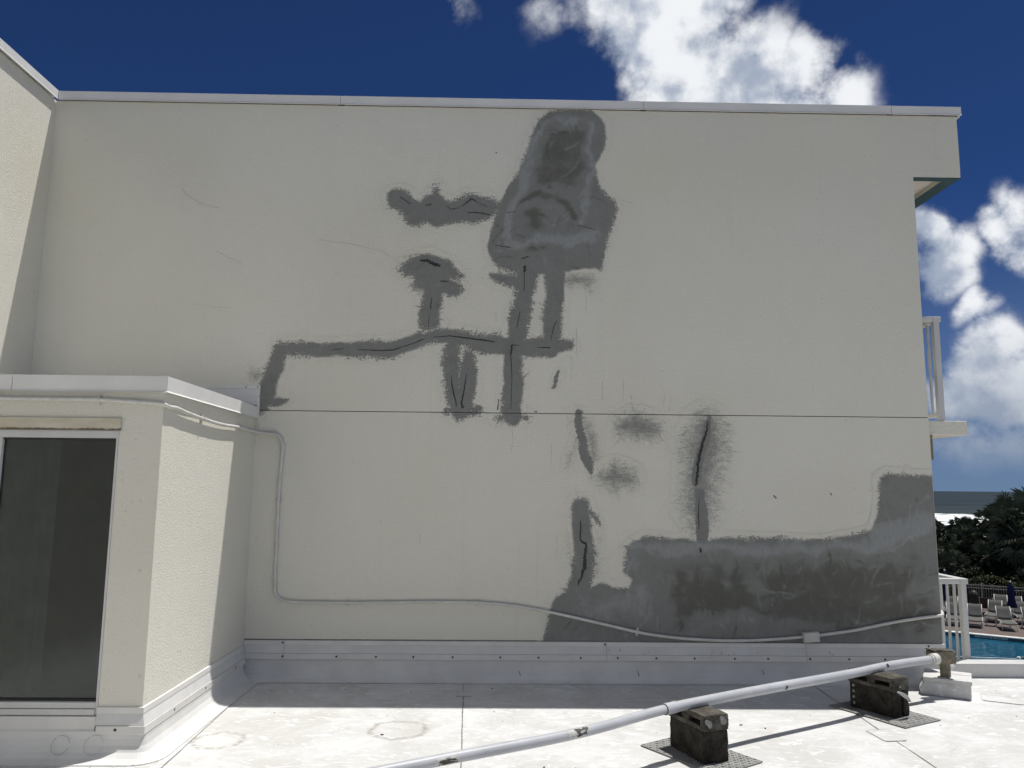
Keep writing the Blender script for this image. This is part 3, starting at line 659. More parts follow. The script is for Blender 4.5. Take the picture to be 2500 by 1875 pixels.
# base flashing along the wall
UP = [(0, 0.325), (0.013, 0.322), (0.015, 0.287), (0, 0.287)]
FACE = [(0, 0.286), (0.012, 0.286), (0.030, 0.221), (0, 0.221)]
BAR = [(0, 0.220), (0.037, 0.219), (0.038, 0.174), (0.031, 0.167), (0, 0.167)]
MEM = [(0, 0.166), (0.026, 0.166), (0.029, 0.12), (0.036, 0.08), (0.052, 0.045), (0.080, 0.020), (0.115, 0.007), (0.140, 0.0045), (0.140, 0.0005), (0, 0.0005)]
fx = [-2.17, -1.82, 0.96, 2.70, XR + 0.012]
for a, b in zip(fx[:-1], fx[1:]):
    st = [(a + 0.0012, 0, 0, -1), (b - 0.0012, 0, 0, -1)]
    sweep(st, UP).build('counter_flashing', M['flash'], bld)
    sweep(st, FACE).build('flashing_face', M['flashblue'], bld)
    sweep(st, BAR).build('termination_bar', M['flash'], bld)
sweep([(-2.17 + i * 0.2, 0, 0, -1) for i in range(31)] + [(XR + 0.01, 0, 0, -1)], MEM).build('base_membrane', M['cove'], bld, smooth=False)
scr = MB().lathe([(0.0085, 0), (0.0085, 0.003), (0.004, 0.006)], 10)
scm = scr.mesh('screw'); scm.materials.append(M['screw'])
for x in SCREW:
    part('screw', scm, bld, (x, -0.0375, 0.197), (R(90), 0, 0))
for x in (-1.835, 0.945, 3.78):
    part('screw', scm, bld, (x, -0.0145, 0.305), (R(90), 0, 0))
# sealant bead over the flashing, and scuffs on it
sweep([(-2.168 + i * 0.15, 0, 0, -1) for i in range(41)], [(0, 0.3335), (0.0055, 0.331), (0.0065, 0.3265), (0, 0.3255)]).build('sealant_bead', M['seam'], bld)
rs_ = random.Random(12)
for k in range(16):
    x = rs_.uniform(0.9, 3.8); z = rs_.uniform(0.235, 0.275); h_ = rs_.uniform(0.01, 0.03)
    ribbon([(x, z, 0.0025), (x + rs_.uniform(-0.01, 0.01), z - h_, 0.004)], -0.0305, 0.3).build('scuff_mark', M['seam'], bld)
for x, z in ((1.22, 0.10), (1.225, 0.085), (2.3, 0.11), (3.1, 0.10), (0.2, 0.09)):
    ribbon([(x, z, 0.004), (x + 0.012, z - 0.04, 0.007)], -0.05, 0.3).build('scuff_mark', M['seam'], bld)
# torn membrane flap at the wall end
fl = MB()
fl.add([(3.90, -0.10, 0.16), (4.00, -0.02, 0.13), (4.03, 0.06, 0.10), (3.915, -0.03, 0.285), (3.935, 0.02, 0.28), (3.93, -0.06, 0.10)], [(0, 1, 3), (1, 4, 3), (1, 2, 4), (0, 5, 1), (5, 2, 1), (0, 3, 4, 2, 5)])
fl.build('membrane_flap', M['white'], bld)
# flashing where the low annex roof meets the wall
wf = [(XL, 0, 0, -1), (-2.145, 0, 0, -1)]
sweep(wf, [(0, 2.535), (0.012, 2.533), (0.014, 2.505), (0, 2.505)]).build('counter_flashing', M['flash'], bld)
sweep(wf, [(0, 2.504), (0.010, 2.504), (0.020, 2.435), (0, 2.435)]).build('flashing_face', M['flashblue'], bld)
sweep([(XL, 0, 0, -1), (-2.165, 0, 0, -1)], [(0, 2.434), (0.026, 2.434), (0.028, 2.36), (0, 2.34)]).build('flashing_face', M['flashblue'], bld)
MB().box(-2.163, -2.142, -0.03, -0.001, 2.225, 2.43).build('flashing_end', M['flash'], bld)
for x in (-2.27, -2.165):
    part('screw', scm, bld, (x, -0.0135, 2.519), (R(90), 0, 0), (0.7, 0.7, 0.7))
sweep([(XL, -1.9, 1, 0), (XL, 0, 1, 0)], [(0, 2.50), (0.012, 2.497), (0.016, 2.40), (0, 2.40)]).build('counter_flashing', M['flash'], bld)
# balconies on the ocean side
MB().box(XR + 0.003, 4.300, 0.05, 6.5, 2.158, 2.288).build('balcony_slab', M['stucco'], bld, bevel=0.006)
MB().box(XR + 0.003, 4.50, 0.32, 6.5, -0.46, -0.32).build('balcony_slab', M['conduit'], bld)
MB().box(XR - 0.012, XR + 0.026, 0.002, 0.03, 1.93, 2.155).build('jamb_trim', M['brown'], bld)

# ---- mortar repairs: coverage field on a 8 mm lattice, one sheet per repair
STEP = 0.0068
gx = np.arange(XL + 0.3, XR + 0.001, STEP)
gz = np.arange(0.322, 5.225, STEP)
GX, GZ = np.meshgrid(gx, gz, indexing='ij')
def lattice(cell, seed):
    rr = np.random.RandomState(seed)
    n0, n1_ = int(8.6 / cell) + 3, int(5.6 / cell) + 3
    T = rr.uniform(-1, 1, (n0, n1_))
    a, b_ = (GX - XL) / cell, GZ / cell
    i, j = a.astype(int), b_.astype(int)
    fa, fb = a - i, b_ - j
    fa, fb = fa * fa * (3 - 2 * fa), fb * fb * (3 - 2 * fb)
    return (T[i, j] * (1 - fa) + T[i + 1, j] * fa) * (1 - fb) + (T[i, j + 1] * (1 - fa) + T[i + 1, j + 1] * fa) * fb
WXf = 0.014 * lattice(0.16, 1) + 0.005 * lattice(0.06, 2) + 0.003 * lattice(0.03, 3)
WZf = 0.014 * lattice(0.16, 4) + 0.005 * lattice(0.06, 5) + 0.003 * lattice(0.03, 6)
WXt = 0.05 * lattice(0.22, 7) + 0.02 * lattice(0.07, 8)
WZt = 0.05 * lattice(0.22, 9) + 0.02 * lattice(0.07, 10)
def seg_dist(px, pz, a, b):
    ax, az, bx, bz = a[0], a[1], b[0], b[1]
    dx, dz = bx - ax, bz - az
    L2 = dx * dx + dz * dz + 1e-12
    t = np.clip(((px - ax) * dx + (pz - az) * dz) / L2, 0, 1)
    return np.hypot(px - ax - t * dx, pz - az - t * dz), t
def prim_field(pr, margin=0.35, wx=None, wz=None, cap=True):
    wx = WXf if wx is None else wx; wz = WZf if wz is None else wz
    kind, pts, fe = pr[0], pr[1], pr[2]
    X0, X1 = min(q[0] for q in pts) - margin, max(q[0] for q in pts) + margin
    Z0, Z1 = min(q[1] for q in pts) - margin, max(q[1] for q in pts) + margin
    i0, i1 = np.searchsorted(gx, [X0, X1]); j0, j1 = np.searchsorted(gz, [Z0, Z1])
    px, pz = GX[i0:i1, j0:j1] + wx[i0:i1, j0:j1], GZ[i0:i1, j0:j1] + wz[i0:i1, j0:j1]
    sd = np.full(px.shape, -9.0)
    if kind == 'S':
        for a, b in zip(pts[:-1], pts[1:]):
            dd, t = seg_dist(px, pz, a, b)
            sd = np.maximum(sd, (a[2] + (b[2] - a[2]) * t) / 2 - dd)
    else:
        n = len(pts)
        dm = np.full(px.shape, 9.0)
        ins = np.zeros(px.shape, bool)
        for i in range(n):
            a, b = pts[i], pts[(i + 1) % n]
            dd, t = seg_dist(px, pz, a, b)
            dm = np.minimum(dm, dd)
            cr_ = ((a[1] > pz) != (b[1] > pz)) & (px < (b[0] - a[0]) * (pz - a[1]) / (b[1] - a[1] + 1e-12) + a[0])
            ins ^= cr_
        sd = np.where(ins, dm, -dm)
    return (slice(i0, i1), slice(j0, j1)), np.clip(0.5 + sd / (2 * fe), 0, 1) * (pr[3] if cap and len(pr) > 3 else 1.0)
best = np.zeros(GX.shape); who = np.full(GX.shape, -1); tone = np.zeros(GX.shape); thin = np.zeros(GX.shape)
keys = list(PATCH.keys())
for ki, k in enumerate(keys):
    for pr in PATCH[k]:
        sl_, f = prim_field(pr)
        sub, w_ = best[sl_], who[sl_]
        up = f > sub
        sub[up] = f[up]; w_[up] = ki
        thin[sl_][up] = 1.0 if len(pr) > 3 else 0.0
    for pr in TONE.get(k, []):
        sl_, f = prim_field(pr, 0.35, WXt, WZt, False)
        tone[sl_] += np.where(f > 0, np.clip((f - 0.2) / 0.8, 0, 1) * pr[3], 0)
# bristle marks dragged out of the edges, and trowel sweeps across the big areas
gA, gB = np.gradient(best)
rsb = np.random.RandomState(21)
def splat(arr, x, z, val, rad=0, own=None, add=False):
    i = np.rint((x - gx[0]) / STEP).astype(int); j = np.rint((z - gz[0]) / STEP).astype(int)
    for di in range(-rad, rad + 1):
        for dj in range(-rad, rad + 1):
            w_ = val * math.exp(-(di * di + dj * dj) / (0.6 * rad * rad + 0.3))
            ii_, jj_ = i + di, j + dj
            ok = (ii_ >= 0) & (ii_ < len(gx)) & (jj_ >= 0) & (jj_ < len(gz))
            a_, b__, v_ = ii_[ok], jj_[ok], (w_[ok] if hasattr(w_, '__len__') else np.full(ok.sum(), w_))
            if add:
                np.add.at(arr, (a_, b__), v_)
            else:
                m_ = v_ > arr[a_, b__]
                arr[a_[m_], b__[m_]] = v_[m_]
                if own is not None:
                    who[a_[m_], b__[m_]] = own; thin[a_[m_], b__[m_]] = 1.0
DENS = {'tall_smudge': 1.5, 'big_lower': 0.35, 'big_upper': 0.35, 'upper_smudge': 1.0, 'lower_smudge': 1.0, 'ragged_left': 0.9, 'mushroom': 1.0, 'speckled': 1.0, 'long_band': 0.6, 'left_leg': 0.5, 'right_leg': 0.5, 'twin_legs': 0.6, 'cracked_column': 0.6}
new = best.copy()
CLUS = lattice(0.30, 31)
for ki, k in enumerate(keys):
    lvl = 0.33 if k in ('tall_smudge', 'upper_smudge', 'lower_smudge') else 0.5
    ii, jj = np.nonzero((who == ki) & (np.abs(best - lvl) < 0.10))
    if not len(ii): continue
    n = int(len(ii) / 26 * DENS.get(k, 1.0))
    cl_ = rsb.uniform(-0.9, 0.9)
    for q in rsb.choice(len(ii), n):
        i, j = ii[q], jj[q]
        d_ = -np.array([gA[i, j], gB[i, j]]); l_ = np.hypot(*d_)
        if l_ < 1e-4: continue
        d_ /= l_
        if gx[i] > XR - 0.12 or (CLUS[i, j] < 0.05 and lvl > 0.4): continue
        ang = rsb.normal(cl_ * 0.5, 0.55)
        if k == 'tall_smudge':
            d_ = np.array([math.copysign(1, d_[0]), -0.25 + rsb.normal(0, 0.18)]); ang = 0
        d2 = np.array([d_[0] * math.cos(ang) - d_[1] * math.sin(ang), d_[0] * math.sin(ang) + d_[1] * math.cos(ang)])
        L_s = rsb.uniform(0.03, 0.085) * (1.5 if k == 'tall_smudge' else 1.0)
        t = np.linspace(-0.5, 1, 26)
        bend = rsb.normal(0, 0.25)
        x = gx[i] + d2[0] * L_s * t - d2[1] * bend * L_s * t * np.abs(t)
        z = gz[j] + d2[1] * L_s * t + d2[0] * bend * L_s * t * np.abs(t)
        splat(new, x, z, (rsb.uniform(0.28, 0.50) if lvl < 0.4 else rsb.uniform(0.40, 0.78)) * np.clip(1.15 - np.clip(t, 0, 1), 0, 1) ** 0.7, 0, ki)
best = new
for k, n in (('big_lower', 130), ('big_upper', 60)):
    ki = keys.index(k)
    ii, jj = np.nonzero((who == ki) & (best > 0.95))
    for q in rsb.choice(len(ii), n):
        x0, z0 = gx[ii[q]], gz[jj[q]]
        r_ = rsb.uniform(0.08, 0.35); a0 = rsb.uniform(0, 6.28); sp = rsb.uniform(0.4, 1.3)
        a = np.linspace(a0, a0 + sp, int(r_ * sp / STEP) + 2)
        x, z = x0 + r_ * (np.cos(a) - math.cos(a0)), z0 + r_ * (np.sin(a) - math.sin(a0))
        e_ = np.sin(np.linspace(0, math.pi, len(a)))
        splat(tone, x, z, e_ * rsb.choice([-0.22, 0.22, 0.16]), 2, None, True)
cellmax = np.maximum.reduce([best[:-1, :-1], best[1:, :-1], best[:-1, 1:], best[1:, 1:]])
cw = who[:-1, :-1].copy()
for alt in (who[1:, :-1], who[:-1, 1:], who[1:, 1:]):
    cw = np.where(cw < 0, alt, cw)
zc = (gz[:-1] + gz[1:]) / 2
skip = np.abs(zc - JOINT) < STEP * 0.51
names = {'big_upper': 'tall bell shaped grey mortar repair below the coping', 'ragged_left': 'ragged horizontal grey mortar smear left of the tall repair', 'mushroom': 'mushroom shaped grey mortar repair', 'long_band': 'long wavy horizontal band of grey mortar', 'twin_legs': 'pair of grey mortar strips hanging from the long band', 'left_leg': 'long vertical grey mortar strip crossing the band', 'right_leg': 'short vertical grey mortar strip right of the crossing', 'speckled': 'speckled grey mortar fleck under the tall repair', 'short_dash': 'short slanting grey mortar dash', 'curved_streak': 'curved grey mortar streak under the joint', 'upper_smudge': 'round faint mortar smudge under the joint', 'lower_smudge': 'oval faint mortar smudge', 'tall_smudge': 'tall feathered mortar smudge with a dark crack', 'cracked_column': 'narrow grey mortar column with a jagged dark crack', 'big_lower': 'large dark grey mortar area across the lower right wall'}
for ki, k in enumerate(keys):
    sel = (cw == ki) & (cellmax > 0.04)
    sel[:, skip] = False
    ii, jj = np.nonzero(sel)
    if not len(ii): continue
    nz_ = len(gz)
    idx = np.stack([ii * nz_ + jj, (ii + 1) * nz_ + jj, (ii + 1) * nz_ + jj + 1, ii * nz_ + jj + 1], 1)
    uq, inv = np.unique(idx, return_inverse=True)
    F = inv.reshape(-1, 4)
    vi, vj = uq // nz_, uq % nz_
    co = np.stack([gx[vi], np.full(len(uq), -0.003), gz[vj]], 1).astype(np.float32)
    me = bpy.data.meshes.new('mortar_patch')
    me.vertices.add(len(uq)); me.vertices.foreach_set('co', co.ravel())
    me.loops.add(F.size); me.loops.foreach_set('vertex_index', F.ravel().astype(np.int32))
    me.polygons.add(len(F)); me.polygons.foreach_set('loop_start', np.arange(0, F.size, 4, dtype=np.int32))
    me.update(calc_edges=True)
    for nm, arr in (('cov', best), ('tone', tone), ('thin', thin)):
        at = me.attributes.new(nm, 'FLOAT', 'POINT')
        at.data.foreach_set('value', arr[vi, vj].astype(np.float32))
    me.materials.append(M['mortar'])
    low = gz[vj].mean() < JOINT
    o = bpy.data.objects.new('mortar_patch', me); C.objects.link(o)
    o.parent = walls[1] if low else walls[0]
    o['label'] = names[k]
for pts in FILL:
    low = pts[0][1] < JOINT
    ribbon(pts, -0.0046).build('crack_filler', M['caulk'], walls[1] if low else walls[0])
for pts in HAIR:
    low = pts[0][1] < JOINT
    ribbon(pts, -0.0046, 0.3).build('hairline_crack', M['hair'], walls[1] if low else walls[0])

# ------------------------------------------------------------------ annex with the dark window
AX, AY, AZ = -2.17, -1.90, 2.24
anx = empty('annex', (-3.2, -1.0, 0))
PI_ = Matrix.Translation((3.2, 1.0, 0))
tag(anx, 'low cream stucco annex with dark glass window at left of the roof', 'annex')
def ap(o, par=None):
    o.matrix_parent_inverse = PI_
    return o
WX0, WX1, WZ0, WZ1 = -3.95, -2.442, 0.24, 1.985
ap(MB().box(WX1, AX, AY, -1.72, 0.002, AZ).build('front_pier', M['stucco'], anx))
ap(MB().box(AX - 0.2, AX - 0.0005, -1.7195, -0.0005, 0.002, AZ).build('side_wall', M['stucco'], anx))
ap(MB().box(XL, WX1 - 0.0005, AY, -1.72, WZ1, AZ).build('header', M['stucco'], anx))
ap(MB().box(XL, WX1 - 0.0005, AY + 0.001, -1.72, 0.002, WZ0 - 0.003).build('sill_wall', M['stucco'], anx))
ap(MB().box(XL, WX0, AY, -1.72, WZ0, WZ1 - 0.0005).build('front_pier', M['stucco'], anx))
ap(MB().box(XL, AX, AY + 0.01, -0.001, AZ + 0.001, AZ + 0.06).build('annex_roof', M['roof'], anx))
room = plain('dim_room', (0.26, 0.27, 0.265), 0.9, 0.1, 0.2, 2)
ap(MB().box(XL, AX - 0.2005, -0.1, -0.002, 0.01, 2.2).build('back_partition', room, anx))
ap(MB().box(XL, AX - 0.2005, -1.6, -0.1005, 0.004, 0.03).build('room_floor', room, anx))
cw_ = MB()  # added wavy sheet, its paleness stands in for soft reflections in the glass
for k in range(25):
    x = -3.95 + 0.95 * k / 24
    cw_.v += [(x, -1.55 + 0.03 * math.sin(k * 1.3), 0.05), (x, -1.55 + 0.025 * math.sin(k * 1.3 + 0.4), 2.15)]
cw_.f = [(2 * k, 2 * k + 2, 2 * k + 3, 2 * k + 1) for k in range(24)]
ap(cw_.build('added_pale_sheet', plain('added_sheet_pale', (0.36, 0.355, 0.335), 0.95, 0.1), anx))
# lintel board, rust stained
m = Mat('stained_lintel', 0.8, 0.3)
c = m.mix(m.rng(m.noise(3, 5, 0.6, stretch=(1, 1, 3)), 0.35, 0.7), (0.58, 0.54, 0.44), (0.47, 0.42, 0.32))
sepz = m.n('ShaderNodeSeparateXYZ'); m.L.new(m.pos, sepz.inputs[0])
edge = m.math('ADD', m.rng(sepz.outputs['Z'], 2.02, 1.992, 0.0, 0.75), m.math('MULTIPLY', m.math('SUBTRACT', m.noise(18, 5, 0.7, stretch=(1, 1, 0.4)), 0.5), 0.9))
c = m.mix(m.rng(edge, 0.45, 0.75, 0, 0.9), c, (0.08, 0.06, 0.04))
m.col(c)
ap(MB().box(XL, WX1 + 0.012, AY - 0.016, AY - 0.0005, 1.989, 2.068).build('lintel_board', m.m, anx, bevel=0.003))
# window
FR = M['white']
fro = MB().box(WX0, WX1, AY - 0.004, AY + 0.075, WZ1 - 0.046, WZ1 - 0.0005).build('window_frame', FR, anx); ap(fro)
ap(MB().box(WX1 - 0.014, WX1 - 0.0008, AY - 0.003, AY + 0.075, WZ0 + 0.0005, WZ1 - 0.047).build('window_frame', FR, anx))
ap(MB().box(-3.235, -3.19, AY + 0.012, AY + 0.06, 0.318, 1.938).build('mullion', FR, anx))
ap(MB().box(WX0, WX1 - 0.015, AY - 0.004, AY + 0.075, 0.278, 0.314).build('track', FR, anx, bevel=0.002))
ap(MB().box(WX0, WX1 - 0.015, AY - 0.012, AY + 0.075, WZ0 + 0.001, 0.2755).build('track', FR, anx, bevel=0.002))
gl = bpy.data.materials.new('tinted_glass'); gl.use_nodes = True
nt = gl.node_tree; nt.nodes.clear()
o_ = nt.nodes.new('ShaderNodeOutputMaterial'); mx = nt.nodes.new('ShaderNodeMixShader'); fr = nt.nodes.new('ShaderNodeFresnel')
tr_ = nt.nodes.new('ShaderNodeBsdfTransparent'); gs = nt.nodes.new('ShaderNodeBsdfGlossy')
fr.inputs['IOR'].default_value = 1.52
tr_.inputs[0].default_value = (0.58, 0.60, 0.60, 1); gs.inputs[0].default_value = (0.90, 0.95, 0.95, 1); gs.inputs['Roughness'].default_value = 0.16
nzz = nt.nodes.new('ShaderNodeTexNoise'); nzz.inputs['Scale'].default_value = 1.6; bpn = nt.nodes.new('ShaderNodeBump'); bpn.inputs['Strength'].default_value = 0.06; bpn.inputs['Distance'].default_value = 0.05
nt.links.new(nzz.outputs['Fac'], bpn.inputs['Height']); nt.links.new(bpn.outputs[0], gs.inputs['Normal'])
nt.links.new(fr.outputs[0], mx.inputs[0]); nt.links.new(tr_.outputs[0], mx.inputs[1]); nt.links.new(gs.outputs[0], mx.inputs[2]); nt.links.new(mx.outputs[0], o_.inputs[0])
ap(MB().box(-3.19, WX1 - 0.0145, AY + 0.036, AY + 0.042, 0.3145, 1.9385).build('glass_pane', gl, anx))
ap(MB().box(WX0, -3.2355, AY + 0.036, AY + 0.042, 0.3145, 1.9385).build('glass_pane', gl, anx))
ap(MB().box(-3.19, WX1 - 0.0145, AY + 0.024, AY + 0.035, 0.3146, 0.327).build('gasket', M['caulk'], anx))
ap(MB().box(-3.19, WX1 - 0.0145, AY + 0.024, AY + 0.035, 1.926, 1.9384).build('gasket', M['caulk'], anx))
ap(MB().box(WX1 - 0.020, WX1 - 0.0148, AY + 0.024, AY + 0.035, 0.3275, 1.9255).build('gasket', M['caulk'], anx))
# coping of the annex
AC = [(0.026, 2.342), (0.024, 2.248), (0.034, 2.236), (0.022, 2.236), (0.014, 2.25), (-0.20, 2.25), (-0.20, 2.35)]
ap(sweep([(XL + 0.001, AY, 0, -1), (-3.142, AY, 0, -1)], AC).build('coping', M['metal'], anx))
ap(sweep([(-3.138, AY, 0, -1), (AX - 0.001, AY, 1, -1)], AC).build('coping', M['metal'], anx))
ap(sweep([(AX, AY + 0.001, 1, -1), (AX, -0.47, 1, 0)], AC).build('coping', M['metal'], anx))
ap(sweep([(AX, -0.466, 1, 0), (AX, -0.035, 1, 0)], [(a - 0.004, b - 0.003) for a, b in AC]).build('coping', M['metal'], anx))
# base flashing of the annex
st = [(AX, -0.041, 1, 0), (AX, -1.0, 1, 0), (AX, AY, 1, -1), (WX1 + 0.002, AY, 0, -1)]
ap(sweep(st, [(a, b - 0.035) for a, b in UP]).build('counter_flashing', M['flash'], anx))
ap(sweep(st, [(a, b - 0.035) for a, b in FACE]).build('flashing_face', M['flashblue'], anx))
st2 = [(AX, -0.06, 1, 0), (AX, -1.0, 1, 0), (AX, AY, 1, -1), (WX1 + 0.014, AY, 0, -1)]
ap(sweep(st2, [(a, b - 0.035) for a, b in BAR]).build('termination_bar', M['flash'], anx))
ap(sweep([(WX1 - 0.001, AY, 0, -1), (XL, AY, 0, -1)], [(0, 0.235), (0.016, 0.233), (0.022, 0.165), (0.030, 0.155), (0, 0.155)]).build('sill_flashing', M['flash'], anx))
arc = [(AX, -0.10, 1, 0), (AX, -0.6, 1, 0), (AX, -1.2, 1, 0), (AX, AY + 0.1, 1, 0), (AX, AY, 1, 0)] + [(AX, AY, math.cos(R(a)), math.sin(R(a))) for a in (-15, -30, -45, -60, -75)] + [(AX, AY, 0, -1), (AX - 0.3, AY, 0, -1), (AX - 0.8, AY, 0, -1), (XL, AY, 0, -1)]
ap(sweep(arc, [(a * 1.25, b * (0.154 / 0.166) if b > 0.01 else b + 0.002 * (b > 0.001)) for a, b in MEM]).build('base_membrane', M['cove'], anx, smooth=False))
for y in (-1.90 - 0.0375,):
    ap(part('screw', scm, anx, (-2.31, y, 0.163), (R(90), 0, 0)))
for y in (-0.30, -0.95, -1.5):
    ap(part('screw', scm, anx, (AX + 0.0375, y, 0.163), (0, R(90), 0), (0.8, 0.8, 0.8)))
# welded round patches at the annex corner
def ring_on(x, y, z, r, rot, name='round_patch'):
    m_ = MB()
    n = 28
    for k in range(n):
        a = 2 * math.pi * k / n
        for rr in (r, r - 0.0035):
            m_.v.append((rr * math.cos(a), rr * math.sin(a), 0.0))
    m_.f = [(2 * k, 2 * ((k + 1) % n), 2 * ((k + 1) % n) + 1, 2 * k + 1) for k in range(n) if k % 9]
    o = m_.build(name, M['faint'], roof)
    o.location = (x, y, z); o.rotation_euler = rot
    return o
ring_on(-2.62, AY - 0.063, 0.083, 0.055, (R(67), 0, 0))
ring_on(-2.42, AY - 0.064, 0.083, 0.058, (R(67), 0, 0))
ring_on(-2.30, AY - 0.165, 0.007, 0.075, (0, 0, 0))
ring_on(-2.08, -2.02, 0.008, 0.07, (0, 0, 0))

# ------------------------------------------------------------------ conduit along the wall
cd = empty('conduit', CONDUIT[22])
tag(cd, 'thin cream painted conduit bending along the annex and the patched wall', 'conduit')
ci = Matrix.Translation(-Vector(CONDUIT[22]))
path = smooth_path(CONDUIT, 0.03)
o = MB().tube(path, 0.0132, 10).build('pipe_run', M['conduit'], cd, smooth=True); o.matrix_parent_inverse = ci
def near(q):
    i = min(range(len(path)), key=lambda k: (path[k] - Vector(q)).length)
    return path[i], (path[min(i + 1, len(path) - 1)] - path[max(i - 1, 0)]).normalized()
for q in STRAPS:
    c_, t_ = near(q)
    nrm = Vector((0, -1, 0)) if q[1] > -0.1 or q[1] < -1.85 else Vector((1, 0, 0))
    side = t_.cross(nrm).normalized()
    mb = MB().tube([c_ - t_ * 0.010, c_ + t_ * 0.010], 0.0175, 12)
    Mx = Matrix.Translation(c_ - nrm * 0.012) @ Matrix((( t_.x, side.x, nrm.x, 0), (t_.y, side.y, nrm.y, 0), (t_.z, side.z, nrm.z, 0), (0, 0, 0, 1)))
    mb.box(-0.009, 0.009, -0.034, 0.034, -0.004, 0.002, Mx)
    o = mb.build('strap', M['conduit'], cd); o.matrix_parent_inverse = ci
for q in (CONDUIT[15], CONDUIT[18], CONDUIT[22], CONDUIT[26], CONDUIT[31], CONDUIT[4], CONDUIT[12]):
    c_, t_ = near(q)
    o = MB().tube([c_ - t_ * 0.022, c_ + t_ * 0.022], 0.0158, 12).build('coupling', M['conduit'], cd); o.matrix_parent_inverse = ci
jb = MB().box(-0.07, 0.07, -0.028, 0.018, -0.042, 0.042).build('junction_box', M['conduit'], cd, bevel=0.004)
jb.matrix_parent_inverse = ci; jb.location = JBOX; jb.rotation_euler.y = R(-4)
lid = MB().box(-0.064, 0.064, -0.034, -0.0285, -0.037, 0.037).build('cover_plate', M['conduit'], jb, bevel=0.002)

# ------------------------------------------------------------------ balcony railings
def railing(x, y0, z0, z1, label, front):
    t = empty('balcony_railing', (x, y0, z0))
    tag(t, label, 'railing', 'balcony railings at the ocean end of the wall')
    H = z1 - z0
    MB().box(-0.026, 0.026, 0.012, 0.064, 0.0, H - 0.0505).build('post', M['white'], t, bevel=0.003)
    MB().box(-0.036, 0.042, 0.002, 5.5, H - 0.050, H).build('top_rail', M['white'], t, bevel=0.006)
    MB().box(XR + 0.008 - x, -0.0365, 0.002, 0.078, H - 0.0495, H - 0.0005).build('top_rail', M['white'], t, bevel=0.005)
    MB().box(-0.016, 0.016, 0.0645, 5.5, 0.045, 0.080).build('bottom_rail', M['white'], t)
    bal = MB().box(-0.0095, 0.0095, -0.0095, 0.0095, 0.0, H - 0.131).mesh('baluster'); bal.materials.append(M['white'])
    for i in range(14):
        part('baluster', bal, t, (0, 0.165 + i * 0.115, 0.0803))
    for fx_ in front:
        part('baluster', bal, t, (fx_, 0.038, 0.0803))
    return t
railing(4.085, 0.055, 2.289, 3.268, 'white balcony railing on the upper slab against the sky', ())
railing(4.335, 0.325, -0.3195, 0.845, 'white balcony railing beside the pool at the foot of the wall', (-0.20,))

# ------------------------------------------------------------------ roof pipe on blocks
PIPE_R = 0.0315
d0 = (Vector(PIPE[0]) - Vector(PIPE[1])).normalized()
P0 = Vector(PIPE[0]) + d0 * 1.6
pp = [tuple(P0), tuple(Vector(PIPE[0]) + d0 * 0.7)] + PIPE
pts = smooth_path(pp, 0.06)
dp = empty('roof_pipe', (PIPE[3][0], PIPE[3][1], 0.28))
tag(dp, 'long white painted pipe crossing the roof on concrete blocks', 'pipe')
di = Matrix.Translation((-PIPE[3][0], -PIPE[3][1], -0.28))
m = Mat('chipped_white_pipe', 0.42, 0.4)
c = m.mix(m.rng(m.noise(5, 5, 0.6), 0.3, 0.7), (0.44, 0.45, 0.47), (0.38, 0.39, 0.41))
c = m.mix(m.rng(m.noise(26, 6, 0.7), 0.72, 0.76, 0, 0.8), c, (0.12, 0.11, 0.10))
c = m.mix(m.rng(m.noise(70, 3, 0.6), 0.66, 0.75, 0, 0.5), c, (0.38, 0.37, 0.36))
m.col(c); m.bump(m.noise(90, 3), 0.08, 0.004)
ix = min(range(len(pts)), key=lambda k: (pts[k] - Vector(PIPE[2])).length)
o = MB().tube(pts[:ix + 1], PIPE_R - 0.003, 20).build('pipe_length', m.m, dp, smooth=True); o.matrix_parent_inverse = di
o = MB().tube(pts[ix:], PIPE_R, 20).build('pipe_length', m.m, dp, smooth=True); o.matrix_parent_inverse = di
tt = (pts[ix + 1] - pts[ix]).normalized()
o = MB().tube([pts[ix] - tt * 0.004, pts[ix] + tt * 0.09], PIPE_R + 0.003, 20).build('bell_coupling', m.m, dp); o.matrix_parent_inverse = di
o = MB().tube([pts[ix] - tt * 0.007, pts[ix] - tt * 0.0042], PIPE_R + 0.0005, 20).build('coupling_gap', M['caulk'], dp); o.matrix_parent_inverse = di
# bare spots where the paint has flaked off
def flake(q, ln, ang0, ang1, mat, off=0.0012):
    i = min(range(len(pts)), key=lambda k: (pts[k] - Vector(q)).length)
    t_ = (pts[i + 1] - pts[i - 1]).normalized()
    up_ = (Vector((0, 0, 1)) - t_ * t_.z).normalized(); sd_ = t_.cross(up_)
    mb = MB(); na, nl = 7, 6
    rr = random.Random(int(ln * 1000) + i)
    for a in range(na):
        for l in range(nl):
            aa = R(ang0 + (ang1 - ang0) * a / (na - 1) + (rr.uniform(-6, 6) if l in (0, nl - 1) or a in (0, na - 1) else 0))
            ll = (l / (nl - 1) - 0.5) * ln + (rr.uniform(-0.012, 0.012))
            mb.v.append(tuple(pts[i] + t_ * ll + (up_ * math.cos(aa) + sd_ * math.sin(aa)) * (PIPE_R - (0.003 if i < ix else 0) + off)))
    mb.f = [(a * nl + l, a * nl + l + 1, (a + 1) * nl + l + 1, (a + 1) * nl + l) for a in range(na - 1) for l in range(nl - 1) if rr.random() < 0.93]
    o = mb.build('paint_flake', mat, dp); o.matrix_parent_inverse = di
barepale = plain('bare_pipe_grey', (0.52, 0.52, 0.49), 0.5, 0.4, 0.1, 30)
flake(PIPE[1], 0.075, 20, 110, M['conc2'])
